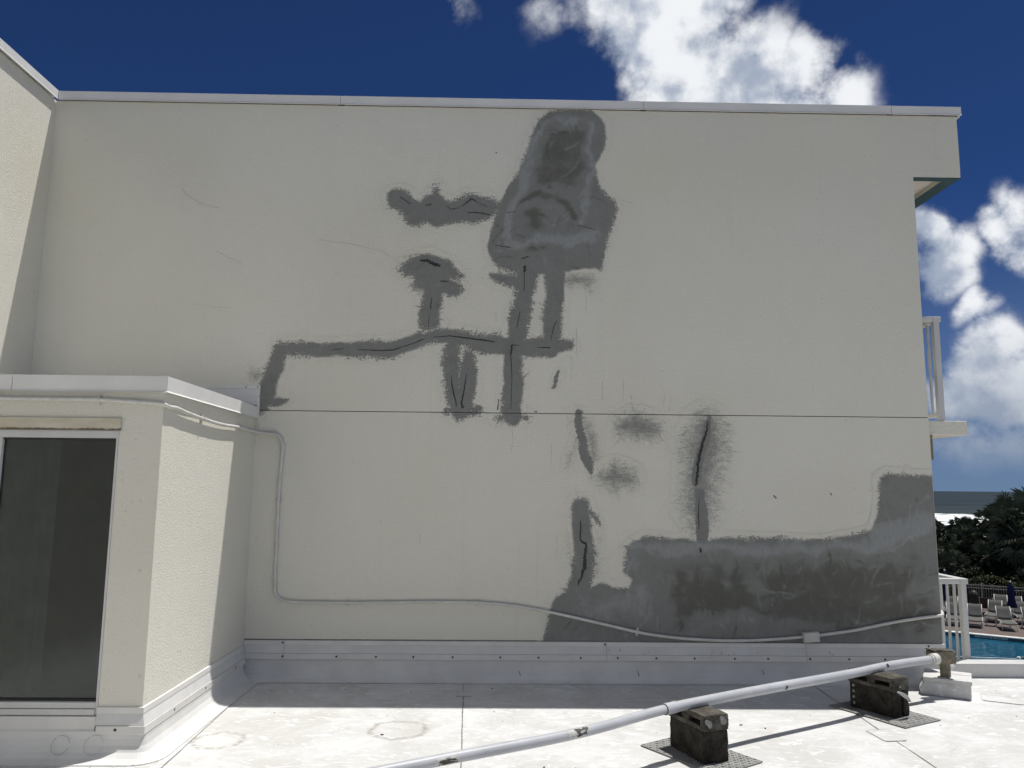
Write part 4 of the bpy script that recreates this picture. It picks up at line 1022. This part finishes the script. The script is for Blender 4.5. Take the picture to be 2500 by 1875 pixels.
flake((PIPE[1][0] - 0.06, PIPE[1][1] - 0.04, 0.312), 0.05, 20, 120, barepale)
flake(PIPE[0], 0.13, 50, 130, barepale)
flake((PIPE[0][0] - 0.02, PIPE[0][1], 0.312), 0.10, 75, 120, M['conc2'], 0.002)
flake((2.97, -0.83, 0.312), 0.012, 45, 85, M['screw'], 0.002)
flake((2.985, -0.82, 0.312), 0.005, 45, 80, M['screw'], 0.0025)
flake((1.95, -1.43, 0.312), 0.014, 80, 125, M['conc2'], 0.002)
# end fitting and riser
ea = math.atan2(PIPE[7][1] - PIPE[6][1], PIPE[7][0] - PIPE[6][0])
Mf = Matrix.Translation((3.605, -0.475, 0.312)) @ Matrix.Rotation(ea - R(14), 4, 'Z')
o = MB().box(-0.085, 0.125, -0.048, 0.048, -0.050, 0.052).build('end_fitting', M['brown'], dp, bevel=0.008); o.data.transform(Mf); o.matrix_parent_inverse = di
roughen(o, 2, 0.006, 3)
o = MB().box(-0.088, 0.118, -0.047, 0.047, 0.053, 0.059).build('fitting_cover', M['conc2'], dp); o.data.transform(Mf @ Matrix.Rotation(R(3), 4, 'Y')); o.matrix_parent_inverse = di
roughen(o, 3, 0.005, 5)
e0 = pts[-1]; td = (pts[-1] - pts[-3]).normalized()
o = MB().tube([e0 - td * 0.05, e0 - td * 0.03, e0 - td * 0.0299, e0 + td * 0.03], [PIPE_R + 0.006, PIPE_R + 0.006, PIPE_R + 0.012, PIPE_R + 0.012], 20).build('end_collar', M['conduit'], dp); o.matrix_parent_inverse = di
o = MB().tube([(3.685, -0.415, 0.147), (3.685, -0.415, 0.262)], 0.040, 18).build('riser', M['brown'], dp, smooth=False); o.matrix_parent_inverse = di
# curb under the riser
cb = empty('pipe_curb', (3.735, -0.35, 0), R(-31))
tag(cb, 'white membrane covered curb under the pipe end', 'pipe curb')
b = MB()
b.add([(-0.19, -0.17, 0.002), (0.165, -0.17, 0.002), (0.165, 0.17, 0.002), (-0.19, 0.17, 0.002), (-0.205, -0.172, 0.055), (0.167, -0.17, 0.06), (0.167, 0.17, 0.06), (-0.205, 0.172, 0.055), (-0.163, -0.168, 0.112), (0.165, -0.168, 0.112), (0.165, 0.168, 0.112), (-0.163, 0.168, 0.112)],
      [(0, 1, 5, 4), (1, 2, 6, 5), (2, 3, 7, 6), (3, 0, 4, 7), (4, 5, 9, 8), (5, 6, 10, 9), (6, 7, 11, 10), (7, 4, 8, 11), (8, 9, 10, 11), (3, 2, 1, 0)])
b.build('curb_body', M['roof'], cb, bevel=0.006)
MB().box(-0.172, 0.175, -0.178, 0.178, 0.1125, 0.145).build('curb_cap', M['roof'], cb, bevel=0.005)
sb = MB().box(-0.171, 0.174, 0.045, 0.050, 0.1453, 0.1463).build('cap_seam', M['seam'], cb)

def block_pair(cx, cy, rz, lab_low, lab_top, pad_rz, pad_c, lab_pad, tall, chip):
    pd = MB().box(-0.205, 0.205, -0.315, 0.315, 0.0, 0.007).build('walkway_pad', M['pad'])
    pd.location = (pad_c[0], pad_c[1], 0.003); pd.rotation_euler.z = pad_rz
    roughen(pd, 5, 0.003, int(cx * 10))
    tag(pd, lab_pad, 'roof pad', 'grey pads under the pipe blocks')
    # diamond tread bumps
    nb = MB()
    for i in range(14):
        for j in range(21):
            x, y = -0.19 + i * 0.029, -0.30 + j * 0.03
            a = R(45 if (i + j) % 2 else -45)
            Mx = Matrix.Translation((x, y, 0.0075)) @ Matrix.Rotation(a, 4, 'Z')
            nb.box(-0.009, 0.009, -0.002, 0.002, 0, 0.0035, Mx)
    tag(nb.build('tread_bumps', M['pad'], pd), kind='stuff')
    lo = MB().box(-0.09, 0.09, -0.185, 0.185, 0.0, 0.185)
    if tall:   # sash groove in the near end, as a frame of three
        lo = MB().box(-0.09, 0.09, -0.165, 0.185, 0.0, 0.185).box(-0.09, -0.028, -0.185, -0.1651, 0.0, 0.185).box(0.028, 0.09, -0.185, -0.1651, 0.0, 0.185)
    lo = lo.build('concrete_block', M['conc'], bevel=0.006)
    lo.location = (cx, cy, 0.0115); lo.rotation_euler.z = rz
    roughen(lo, 6 if not tall else 3, 0.007, cx)
    tag(lo, lab_low, 'concrete block', 'concrete blocks under the roof pipe')
    up = MB()
    for (y0, y1, z0, z1) in ((-0.185, 0.185, 0, 0.027), (-0.185, 0.185, 0.061, 0.091), (-0.185, -0.150, 0.027, 0.061), (-0.032, 0.032, 0.027, 0.061), (0.150, 0.185, 0.027, 0.061)):
        up.box(-0.09, 0.09, y0, y1, z0, z1)
    up = up.build('cap_block', M['conc2'])
    bm = bmesh.new(); bm.from_mesh(up.data)
    bmesh.ops.remove_doubles(bm, verts=bm.verts, dist=0.0005)
    bm.to_mesh(up.data); bm.free()
    up.location = (cx - 0.004, cy - 0.006, 0.1975); up.rotation_euler.z = rz + R(2)
    roughen(up, 4, 0.006, cx + 3)
    tag(up, lab_top, 'concrete block', 'slotted cap blocks under the roof pipe')
    for (x, z, w, h, s) in chip:
        rr = random.Random(s)
        n = 11
        me = MB()
        n = 18
        rad = [0.8 + 0.22 * math.sin(2 * 6.283 * k / n + s) + 0.12 * math.sin(3 * 6.283 * k / n + 2 * s) + rr.uniform(-0.05, 0.05) for k in range(n)]
        ring = [(x + w * rad[k] * math.cos(2 * math.pi * k / n), -0.1905, z + h * rad[k] * math.sin(2 * math.pi * k / n)) for k in range(n)]
        me.add(ring + [(q[0], -0.184, q[2]) for q in ring], [tuple(range(n))] + [(k, (k + 1) % n, n + (k + 1) % n, n + k) for k in range(n)])
        me.build('chipped_spot', M['chip'], up)
    return lo, up
m = Mat('grey_tread_pad', 0.75, 0.3); m.local()
m.col(m.mix(m.rng(m.noise(8, 5, 0.6), 0.3, 0.7), (0.21, 0.21, 0.20), (0.29, 0.29, 0.275)))
M['pad'] = m.m
block_pair(1.277, -1.845, R(20), 'near concrete block, lower one, standing on the pad at bottom centre', 'near slotted cap block with pale chips, carrying the pipe', R(34), (1.2875, -1.835), 'grey tread pad under the nearer pair of blocks', False, ((-0.055, 0.046, 0.028, 0.030, 3), (0.050, 0.055, 0.032, 0.026, 4)))
lo2, up2 = block_pair(2.889, -0.905, R(28), 'far concrete block with a grooved end, lower one, near the pipe end', 'far slotted cap block near the white pipe curb', R(28), (2.90, -0.935), 'grey tread pad under the farther pair of blocks', True, ((-0.02, 0.03, 0.012, 0.012, 8),))
dab = MB()
for k in range(4):
    z = 0.035 + k * 0.042
    dab.lathe([(0.010, 0), (0.008, 0.004), (0.002, 0.006)], 7)
    for i in range(len(dab.v) - 21, len(dab.v)):
        x, y, zz = dab.v[i]
        dab.v[i] = (-0.0905 - zz, 0.150 + y * 1.1 + random.uniform(-0.002, 0.002), z + x * 1.3)
dab.build('mortar_dabs', M['chip'], lo2)
# torn strip of plastic hanging on the far block
rb = MB()
n = 14
for k in range(n):
    t = k / (n - 1)
    c_ = Vector((-0.075 + 0.135 * t, -0.205 - 0.018 * math.sin(t * 3), 0.188 - 0.085 * t ** 1.3))
    w = 0.005 + 0.011 * math.sin(min(1, t * 1.15) * math.pi * 0.8)
    tw = R(20 + 70 * t)
    rb.v += [tuple(c_ + Vector((0.2 * w, -w * math.sin(tw), w * math.cos(tw)))), tuple(c_ - Vector((0.2 * w, -w * math.sin(tw), w * math.cos(tw))))]
rb.f = [(2 * k, 2 * k + 2, 2 * k + 3, 2 * k + 1) for k in range(n - 1)]
ps = rb.build('plastic_strip', plain('grey_plastic', (0.46, 0.47, 0.46), 0.5, 0.4, 0.1, 40))
ps.matrix_world = lo2.matrix_basis
md = ps.modifiers.new('thick', 'SOLIDIFY'); md.thickness = 0.002
tag(ps, 'torn pale plastic strip hanging on the far concrete block', 'plastic strip')

# ------------------------------------------------------------------ pool terrace, far below
O2 = Vector((23.14, 31.64)); U2 = Vector((0.827, -0.562)); V2 = Vector((0.562, 0.827))
UA = math.atan2(-0.562, 0.827)
GZ_, WZ_ = -5.2, -5.37
def W(u, v, z):
    q = O2 + U2 * u + V2 * v
    return (q.x, q.y, z)
def sheet(name, rects, mat, z, kind='structure'):
    mb = MB()
    for (u0, u1, v0, v1) in rects:
        mb.add([W(u0, v0, z), W(u1, v0, z), W(u1, v1, z), W(u0, v1, z)], [(0, 1, 2, 3)])
    o = mb.build(name, mat)
    tag(o, kind=kind)
    return o
PU0, PU1, PV0, PV1 = -14, 16, -13.0, -0.45
m = Mat('brick_paver', 0.85, 0.2)
bt = m.n('ShaderNodeTexBrick')
mp = m.n('ShaderNodeMapping'); mp.inputs['Rotation'].default_value = (0, 0, -UA); m.L.new(m.pos, mp.inputs[0]); m.L.new(mp.outputs[0], bt.inputs['Vector'])
bt.inputs['Scale'].default_value = 5.0
bt.inputs['Color1'].default_value = (0.110, 0.082, 0.074, 1); bt.inputs['Color2'].default_value = (0.140, 0.108, 0.098, 1); bt.inputs['Mortar'].default_value = (0.09, 0.078, 0.07, 1)
bt.inputs['Mortar Size'].default_value = 0.012
m.col(m.mix(m.rng(m.noise(0.8, 4), 0.3, 0.7, 0, 0.5), bt.outputs['Color'], (0.135, 0.115, 0.10)))
deck = sheet('pool_deck', [(-60, 60, -0.10, 9.75), (-60, 60, -60, PV0), (-60, PU0, PV0, -0.10), (PU1, 60, PV0, -0.10)], m.m, GZ_)
pl = empty('swimming_pool', W(1, -6, GZ_ - 1.4), UA)
tag(pl, 'blue swimming pool below with pale coping and dark tile band', 'swimming pool')
plaster = plain('pool_plaster', (0.32, 0.53, 0.60), 0.7, 0.3, 0.1, 0.6)
tile = plain('dark_waterline_tile', (0.012, 0.018, 0.035), 0.35, 0.5, 0.3, 6)
cop = plain('pale_pool_coping', (0.60, 0.57, 0.52), 0.7, 0.3, 0.22, 7)
def L_(o):
    return o
# local frame of the pool: x along the edge, y away, origin at (1,-6)
def pl_box(name, mat, u0, u1, v0, v1, z0, z1):
    return MB().box(u0 - 1, u1 - 1, v0 + 6, v1 + 6, z0 - GZ_ + 1.4, z1 - GZ_ + 1.4).build(name, mat, pl)
pl_box('pool_floor', plaster, PU0, PU1, PV0, PV1, -6.85, -6.75)
pl_box('pool_wall', plaster, PU0, PU1, PV1, PV1 + 0.2, -6.85, -5.395)
pl_box('pool_wall', plaster, PU0, PU1, PV0 - 0.2, PV0, -6.85, -5.395)
pl_box('pool_wall', plaster, PU0 - 0.2, PU0, PV0, PV1, -6.85, -5.395)
pl_box('pool_wall', plaster, PU1, PU1 + 0.2, PV0, PV1, -6.85, -5.395)
pl_box('tile_band', tile, PU0, PU1, PV1, PV1 + 0.2, -5.394, -5.235)
pl_box('tile_band', tile, PU0, PU1, PV0 - 0.2, PV0, -5.394, -5.235)
for k in range(50):
    u0 = PU0 + 0.6 * k
    pl_box('coping_stone', cop, u0 + 0.004, u0 + 0.596, PV1 - 0.02, -0.104, -5.234, -5.196)
pl_box('lane_line', M['lane'], -8, 12, -5.6, -5.42, -6.749, -6.745)
# depth marking
mk = MB().box(0.35 - 1, 1.72 - 1, PV1 + 6 - 0.004, PV1 + 6 - 0.0005, -5.345 - GZ_ + 1.4, -5.240 - GZ_ + 1.4).build('depth_tile', plain('grey_marker_tile', (0.20, 0.20, 0.20), 0.5, 0.4, 0.15, 10), pl)
cu_ = bpy.data.curves.new('depth_text', 'FONT'); cu_.body = '4 FT 6 IN'; cu_.size = 0.15; cu_.extrude = 0.001; cu_.align_x = 'CENTER'; cu_.align_y = 'CENTER'; cu_.space_character = 1.35
cu_.materials.append(M['screw'])
tx = bpy.data.objects.new('depth_text_source', cu_); C.objects.link(tx)
dg = bpy.context.evaluated_depsgraph_get(); dg.update()
tm = bpy.data.meshes.new_from_object(tx.evaluated_get(dg)); tm.name = 'depth_text'
bpy.data.objects.remove(tx)
if not tm.materials: tm.materials.append(M['screw'])
tp = part('lettering', tm, mk, (1.03 - 1, PV1 + 6 - 0.0055, -5.292 - GZ_ + 1.4), (R(90), 0, 0))
# water surface
wm = bpy.data.materials.new('pool_water'); wm.use_nodes = True
nt = wm.node_tree; nt.nodes.clear()
o_ = nt.nodes.new('ShaderNodeOutputMaterial'); mx = nt.nodes.new('ShaderNodeMixShader'); fr = nt.nodes.new('ShaderNodeFresnel'); fr.inputs['IOR'].default_value = 1.33
tr_ = nt.nodes.new('ShaderNodeBsdfTransparent'); tr_.inputs[0].default_value = (0.36, 0.62, 0.72, 1)
gs = nt.nodes.new('ShaderNodeBsdfGlossy'); gs.inputs['Roughness'].default_value = 0.04
nzz = nt.nodes.new('ShaderNodeTexNoise'); nzz.inputs['Scale'].default_value = 2.2; nzz.inputs['Detail'].default_value = 4; nzz.inputs['Distortion'].default_value = 0.6
ge = nt.nodes.new('ShaderNodeNewGeometry'); nt.links.new(ge.outputs['Position'], nzz.inputs['Vector'])
bpn = nt.nodes.new('ShaderNodeBump'); bpn.inputs['Strength'].default_value = 0.35; bpn.inputs['Distance'].default_value = 0.06
nt.links.new(nzz.outputs['Fac'], bpn.inputs['Height'])
for q in (gs, fr): nt.links.new(bpn.outputs[0], q.inputs['Normal'])
nt.links.new(fr.outputs[0], mx.inputs[0]); nt.links.new(tr_.outputs[0], mx.inputs[1]); nt.links.new(gs.outputs[0], mx.inputs[2]); nt.links.new(mx.outputs[0], o_.inputs[0])
sheet('pool_water', [(PU0, PU1, PV0, PV1 - 0.001)], wm, WZ_)
# float line across the pool
ra, rb_ = Vector((18.6, 27.0, WZ_)), Vector((24.6, 26.06, WZ_))
rp = empty('float_rope', tuple((ra + rb_) / 2))
tag(rp, 'float rope with white and dark buoys across the pool', 'float rope')
ri = Matrix.Translation(-(ra + rb_) / 2)
o = MB().tube([ra, rb_], 0.012, 6).build('rope', M['frame'], rp); o.matrix_parent_inverse = ri
for k, (x, y, wht) in enumerate(((20.24, 26.75, 0), (22.19, 26.44, 1), (22.33, 26.42, 0), (18.75, 26.98, 1), (24.3, 26.1, 1))):
    o = MB().lathe([(0.01, -0.09), (0.07, -0.06), (0.085, 0), (0.07, 0.06), (0.01, 0.09)], 12).build('buoy', M['frame'] if wht else M['lane'], rp, smooth=True)
    o.matrix_parent_inverse = ri; o.location = (x, y, WZ_ + 0.02); o.rotation_euler = (R(90), 0, math.atan2(rb_.y - ra.y, rb_.x - ra.x) - R(90))

# loungers
def make_lounger(mat_s, name='lounger'):
    t = empty(name)
    for s in (-1, 1):
        x = s * 0.315
        MB().tube([(x, 0.0, 0.385), (x, 0.55, 0.40), (x, 1.25, 0.385), (x, 1.95, 0.37)], 0.020, 8).build('side_rail', M['frame'], t, smooth=True)
        MB().tube([(x, 1.22, 0.40), (x, 1.42, 0.66), (x, 1.62, 1.00)], 0.018, 8).build('back_rail', M['frame'], t, smooth=True)
        for (y, y2) in ((0.14, 0.04), (1.55, 1.68)):
            MB().tube([(x, y, 0.38), (x, y2, 0.0)], 0.018, 8).build('leg', M['frame'], t, smooth=True)
    MB().tube([(-0.31, 0.05, 0.12), (0.31, 0.05, 0.12)], 0.013, 6).build('stretcher', M['frame'], t)
    def sling(pts, w):
        mb = MB()
        for (y, z) in pts:
            for k in range(7):
                x = -w + 2 * w * k / 6
                sag = -0.025 * (1 - (x / w) ** 2)
                mb.v.append((x, y + (0.02 * (1 - (x / w) ** 2) if z > 0.45 else 0), z + sag))
        n = len(pts)
        mb.f = [(i * 7 + k, i * 7 + k + 1, (i + 1) * 7 + k + 1, (i + 1) * 7 + k) for i in range(n - 1) for k in range(6)]
        return mb
    def solid(o):
        md = o.modifiers.new('thick', 'SOLIDIFY'); md.thickness = 0.012; return o
    solid(sling([(-0.03, 0.33), (-0.035, 0.37), (0.0, 0.405), (0.3, 0.415), (0.7, 0.415), (1.0, 0.405), (1.22, 0.40)], 0.305).build('seat_sling', mat_s, t, smooth=True))
    solid(sling([(1.235, 0.41), (1.33, 0.54), (1.42, 0.67), (1.52, 0.84), (1.62, 1.01), (1.66, 1.015), (1.67, 0.97)], 0.305).build('back_sling', mat_s, t, smooth=True))
    return t
LG = 'loungers set out beside the pool'
spots = [(-0.62, 1.40, 3, 'grey sling lounger seen through the white railing balusters'), (0.33, 1.45, 2, 'grey sling lounger just right of the white railing post'), (1.80, 1.38, 10, 'grey sling lounger angled right at the pool edge below the umbrella'), (2.95, 1.75, 12, 'grey sling lounger cut off by the right frame edge'),
         (0.98, 3.75, -6, 'grey sling lounger in the second row behind the side table'), (2.45, 3.95, 8, 'grey sling lounger in the second row behind the closed navy umbrella'), (-1.05, 4.1, -4, 'grey sling lounger in the second row behind the railing'), (2.15, 6.35, 4, 'pale lounger back showing past the umbrella in the third row'), (1.35, 6.6, 0, 'flat lounger end in the third row near the fence')]
proto = None
for i, (u, v, r, lab) in enumerate(spots):
    o = make_lounger(M['sling']) if proto is None else copy_tree(proto)
    proto = proto or o
    o.location = W(u, v, GZ_); o.rotation_euler.z = UA + R(r)
    tag(o, lab, 'lounger', LG)
o = make_lounger(M['brownsling'], 'lounger')
o.location = W(0.75, 7.8, GZ_); o.rotation_euler.z = UA + R(178)
tag(o, 'dark brown sling chair turned away near the fence', 'lounger', LG)
# small side tables
def make_table():
    t = empty('side_table')
    MB().box(-0.24, 0.24, -0.24, 0.24, 0.40, 0.425).build('table_top', M['sling'], t, bevel=0.008)
    for x in (-1, 1):
        for y in (-1, 1):
            MB().tube([(x * 0.2, y * 0.2, 0.40), (x * 0.21, y * 0.21, 0)], 0.014, 6).build('leg', M['frame'], t)
    return t
tb = make_table(); tb.location = W(0.98, 2.75, GZ_); tb.rotation_euler.z = UA + R(4); tag(tb, 'small square side table between the first two loungers', 'side table', 'pool side tables')
tb2 = copy_tree(tb); tb2.location = W(2.52, 2.85, GZ_); tag(tb2, 'small square side table near the right frame edge', 'side table', 'pool side tables')
# closed umbrellas
def make_umbrella():
    t = empty('closed_umbrella')
    MB().lathe([(0.25, 0), (0.25, 0.05), (0.06, 0.08), (0.04, 0.16)], 18).build('base', M['conc2'], t)
    MB().tube([(0, 0, 0.1), (0, 0, 2.06)], 0.02, 10).build('pole', M['frame'], t)
    MB().lathe([(0.205, 0.78), (0.19, 0.92), (0.13, 1.22), (0.15, 1.6), (0.12, 1.85), (0.055, 2.03), (0.02, 2.06)], 48, star=0.22, lobes=8).build('canopy', M['navy'], t, smooth=True)
    MB().lathe([(0.01, 2.05), (0.045, 2.075), (0.05, 2.11), (0.03, 2.15), (0.005, 2.16)], 12).build('finial', M['frame'], t, smooth=True)
    return t
um = make_umbrella(); um.location = W(1.92, 4.55, GZ_); tag(um, 'closed navy umbrella with white finial in front of the fence', 'umbrella', 'closed navy umbrellas')
u2 = copy_tree(um); u2.location = W(-1.22, 6.0, GZ_); u2.scale = (1, 1, 1.13); tag(u2, 'closed navy umbrella showing above the railing corner', 'umbrella', 'closed navy umbrellas')
u3 = copy_tree(um); u3.location = W(-1.42, 5.6, GZ_); u3.scale = (1, 1, 1.02); tag(u3, 'closed navy umbrella nearest the wall end behind the railing', 'umbrella', 'closed navy umbrellas')
# bin
bn = empty('trash_bin', W(0.0, 9.0, GZ_)); tag(bn, 'dark round top trash bin standing at the pool fence', 'trash bin')
MB().lathe([(0.22, 0), (0.24, 0.7)], 14).build('body', M['bin'], bn)
MB().lathe([(0.25, 0.705), (0.25, 0.78), (0.20, 0.95), (0.08, 1.05), (0.02, 1.06)], 14).build('dome_lid', M['bin'], bn, smooth=True)

# fence: posts, rails and every picket
fe = empty('pool_fence', W(0.5, 9.5, GZ_), UA)
tag(fe, 'thin grey metal picket fence behind the loungers', 'fence')
F0, F1 = -12.0, 7.0
for z in (1.33, 1.15, 0.12):
    MB().box(F0 - 0.5, F1 - 0.5, -0.014, 0.014, z - 0.014, z + 0.014).build('rail', M['fence'], fe)
pk = MB().box(-0.008, 0.008, -0.033, -0.0145, 0.06, 1.36).mesh('picket'); pk.materials.append(M['fence'])
k = F0
while k < F1:
    part('picket', pk, fe, (k - 0.5, 0, 0)); k += 0.125
po = MB().box(-0.03, 0.03, 0.0145, 0.07, 0, 1.40).mesh('post'); po.materials.append(M['fence'])
for u in (-11.6, -9.2, -6.8, -4.4, -2.0, 0.4, 2.8, 5.2):
    part('post', po, fe, (u - 0.5, 0, 0))

# ------------------------------------------------------------------ ground, beach and sea
m = Mat('dune_sand', 0.95, 0.1)
m.col(m.mix(m.rng(m.noise(0.3, 6), 0.35, 0.65), (0.34, 0.30, 0.235), (0.22, 0.20, 0.15)))
gmb = MB()
rows = [(9.755, -5.21), (30, -5.3), (60, -5.9), (110, -6.6), (150, -7.3), (175, -7.9)]
for (v, z) in rows:
    gmb.v += [W(-3000, v, z), W(3000, v, z)]
gmb.f = [(2 * i, 2 * i + 1, 2 * i + 3, 2 * i + 2) for i in range(len(rows) - 1)]
tag(gmb.build('ground', m.m), kind='structure')
tag(MB().add([W(-40000, 120, -7.0), W(40000, 120, -7.0), W(40000, 50000, -7.0), W(-40000, 50000, -7.0)], [(0, 1, 2, 3)]).build('sea', M['sea']), kind='structure')

# ------------------------------------------------------------------ planting beyond the fence
def leaf_cloud(n, fn, size, seed):
    rr = np.random.RandomState(seed)
    P = fn(rr, n)
    nrm = rr.normal(size=(n, 3)); nrm[:, 2] = np.abs(nrm[:, 2]) + 0.3
    nrm /= np.linalg.norm(nrm, axis=1)[:, None]
    a = np.cross(nrm, rr.normal(size=(n, 3))); a /= np.linalg.norm(a, axis=1)[:, None]
    b = np.cross(nrm, a)
    s = size * rr.uniform(0.6, 1.3, n)[:, None]
    V = np.stack([P - a * s, P - b * s * 0.55 + nrm * s * 0.15, P + a * s, P + b * s * 0.55 + nrm * s * 0.15], 1).reshape(-1, 3)
    me = bpy.data.meshes.new('foliage')
    me.vertices.add(len(V)); me.vertices.foreach_set('co', V.astype(np.float32).ravel())
    me.loops.add(4 * n); me.loops.foreach_set('vertex_index', np.arange(4 * n, dtype=np.int32))
    me.polygons.add(n); me.polygons.foreach_set('loop_start', np.arange(0, 4 * n, 4, dtype=np.int32))
    me.update(calc_edges=True)
    return me
def bush_points(rr, n):
    nl = 16
    cen = rr.normal(size=(nl, 3)); cen /= np.linalg.norm(cen, axis=1)[:, None]
    cen *= rr.uniform(0.35, 0.85, (nl, 1)); cen[:, 2] = np.abs(cen[:, 2]) * 0.9
    rad = rr.uniform(0.22, 0.42, nl)
    k = rr.randint(0, nl, n)
    d = rr.normal(size=(n, 3)); d /= np.linalg.norm(d, axis=1)[:, None]
    return cen[k] + d * rad[k][:, None] * rr.uniform(0.55, 1.05, (n, 1))
bush = []
for s in range(3):
    me = leaf_cloud(5200, bush_points, 0.060, 11 + s); me.materials.append(M['leafdark']); bush.append(me)
stem = MB()
for k in range(5):
    a = k * 1.26
    stem.tube([(0.05 * math.cos(a), 0.05 * math.sin(a), -0.9), (0.2 * math.cos(a), 0.2 * math.sin(a), -0.2), (0.45 * math.cos(a), 0.45 * math.sin(a), 0.35)], [0.04, 0.03, 0.012], 6)
stem = stem.mesh('stem'); stem.materials.append(M['bark'])
rs = random.Random(5)
nb_ = 0
for vrow, top, n in ((13.0, -3.2, 20), (14.8, -2.4, 20), (16.8, -1.8, 20), (19.0, -1.35, 20), (21.5, -0.98, 21)):
    for k in range(n):
        u = -14.0 + 21.0 * (k + rs.uniform(0.2, 0.8)) / n
        hgt = top + rs.uniform(-0.30, 0.15) - GZ_ + 0.16 * max(0.0, min(2.5, u - 1.2))
        rx = rs.uniform(1.0, 1.35)
        t = empty('dune_shrub', W(u, vrow + rs.uniform(-0.5, 0.5), GZ_ - 0.05))
        tag(t, 'dark green dune shrub in the thicket behind the pool fence', 'shrub', 'dune shrubs massed behind the fence')
        sz = hgt / 1.9
        part('foliage', bush[nb_ % 3], t, (0, 0, sz * 0.95), (0, 0, rs.uniform(0, 6.3)), (rx, rx, sz))
        part('stem', stem, t, (0, 0, sz * 0.95), (0, 0, rs.uniform(0, 6.3)), (rx, rx, sz))
        nb_ += 1
# clipped hedge
def hedge_points(rr, n):
    p = rr.uniform(-1, 1, (n, 3))
    ax = rr.randint(0, 3, n)
    for i in range(3):
        sel = ax == i
        p[sel, i] = np.where(i == 2, 1, np.sign(p[sel, i])) * rr.uniform(0.86, 1.05, sel.sum())
    p *= np.array([10.0, 0.75, 0.5])
    p[:, 2] += 0.18 * np.sin(p[:, 0] * 2.1) * (p[:, 2] > 0.3) + 0.55
    return p
hd = empty('hedge', W(-3.0, 10.9, GZ_), UA)
tag(hd, 'clipped yellow green hedge running behind the picket fence', 'hedge')
me = leaf_cloud(26000, hedge_points, 0.065, 3); me.materials.append(M['leafhedge'])
part('foliage', me, hd, (0, 0, 0.45), (0, 0, 0), (1, 1, 1.05))
MB().box(-9.9, 9.9, -0.45, 0.45, 0.0, 1.15).build('branch_core', M['bark'], hd)
# fan palms
def palm_crown(seed, n_leaf=34, L=1.0):
    rr = random.Random(seed)
    mb = MB()
    for k in range(n_leaf):
        az = rr.uniform(0, 2 * math.pi)
        el = R(rr.uniform(-55, 75))
        d = Vector((math.cos(az) * math.cos(el), math.sin(az) * math.cos(el), math.sin(el)))
        pl_ = L * rr.uniform(0.45, 0.75)
        hub = d * pl_ + Vector((0, 0, -0.10 * pl_ * math.cos(el)))
        mb.tube([(0, 0, 0), tuple(d * pl_ * 0.5), tuple(hub)], [0.018, 0.014, 0.010], 4, cap=False)
        side = d.cross(Vector((0, 0, 1)))
        if side.length < 0.1: side = Vector((1, 0, 0))
        side.normalize()
        upv = side.cross(d).normalized()
        tilt = rr.uniform(-0.5, 0.5)
        sd2 = side * math.cos(tilt) + upv * math.sin(tilt)
        nbld = 18
        for b_ in range(nbld):
            a = R(-125 + 250 * b_ / (nbld - 1))
            bd = (d * math.cos(a) + sd2 * math.sin(a)).normalized()
            bl = L * rr.uniform(0.5, 0.68) * (1 - 0.25 * abs(a) / 2.2)
            wv = bd.cross(upv).normalized() * 0.030 * L
            mid = hub + bd * bl * 0.55 + upv * 0.04 * L
            tip = hub + bd * bl + Vector((0, 0, -0.16 * bl)) 
            i = len(mb.v)
            mb.v += [tuple(hub), tuple(mid + wv), tuple(mid - wv), tuple(tip)]
            mb.f += [(i, i + 1, i + 3), (i, i + 3, i + 2)]
    return mb.mesh('crown')
crowns = []
for s in (1, 2, 3):
    me = palm_crown(s); me.materials.append(M['palm']); crowns.append(me)
def palm(u, v, z, sc, seed, label):
    base = GZ_ - 0.1
    t = empty('fan_palm', W(u, v, base))
    tag(t, label, 'palm', 'fan palms in the dune thicket')
    part('crown', crowns[seed % 3], t, (0, 0, z - base), (0, 0, seed * 1.7), (sc, sc, sc))
    h = z - base
    MB().tube([(0.1, 0, 0), (0.05, 0.03, h * 0.5), (0, 0, h)], [0.16, 0.13, 0.12], 10).build('trunk', M['palmtrunk'], t)
palm(0.80, 22.6, -0.42, 1.15, 1, 'fan palm standing up before the sea right of centre in the thicket')
palm(-1.26, 22.6, -1.05, 0.95, 2, 'small fan palm topping the thicket before the surf')
palm(-0.72, 22.8, -1.12, 0.95, 3, 'small fan palm beside another topping the thicket before the surf')
palm(1.9, 20.0, -0.25, 1.7, 4, 'fan palm between the tall right palm and the sea')
palm(3.15, 15.6, 0.15, 2.1, 5, 'tall fan palm at the right frame edge with pale drooping fronds')
palm(2.6, 14.4, -1.25, 1.8, 6, 'fan palm below the tall one near the right frame edge')
palm(-0.6, 17.6, -1.75, 1.1, 7, 'fan palm half buried in the middle of the thicket')
palm(-2.1, 15.5, -2.3, 1.05, 8, 'fan palm low in the thicket close to the wall end')
palm(0.6, 14.5, -2.5, 1.0, 9, 'fan palm low in the thicket above the hedge')
palm(-2.9, 22.3, -1.1, 0.8, 10, 'small fan palm at the wall end topping the thicket')
palm(2.6, 12.4, -3.5, 0.7, 11, 'low pale fan palm behind the hedge near the umbrella')
palm(-1.2, 13.6, -3.1, 0.9, 12, 'low fan palm behind the hedge above the railing corner')

scene.render.engine = 'CYCLES'
scene.cycles.max_bounces = 6
scene.cycles.diffuse_bounces = 3
scene.cycles.glossy_bounces = 3
scene.cycles.use_adaptive_sampling = True
scene.cycles.adaptive_threshold = 0.02
scene.cycles.transparent_max_bounces = 8
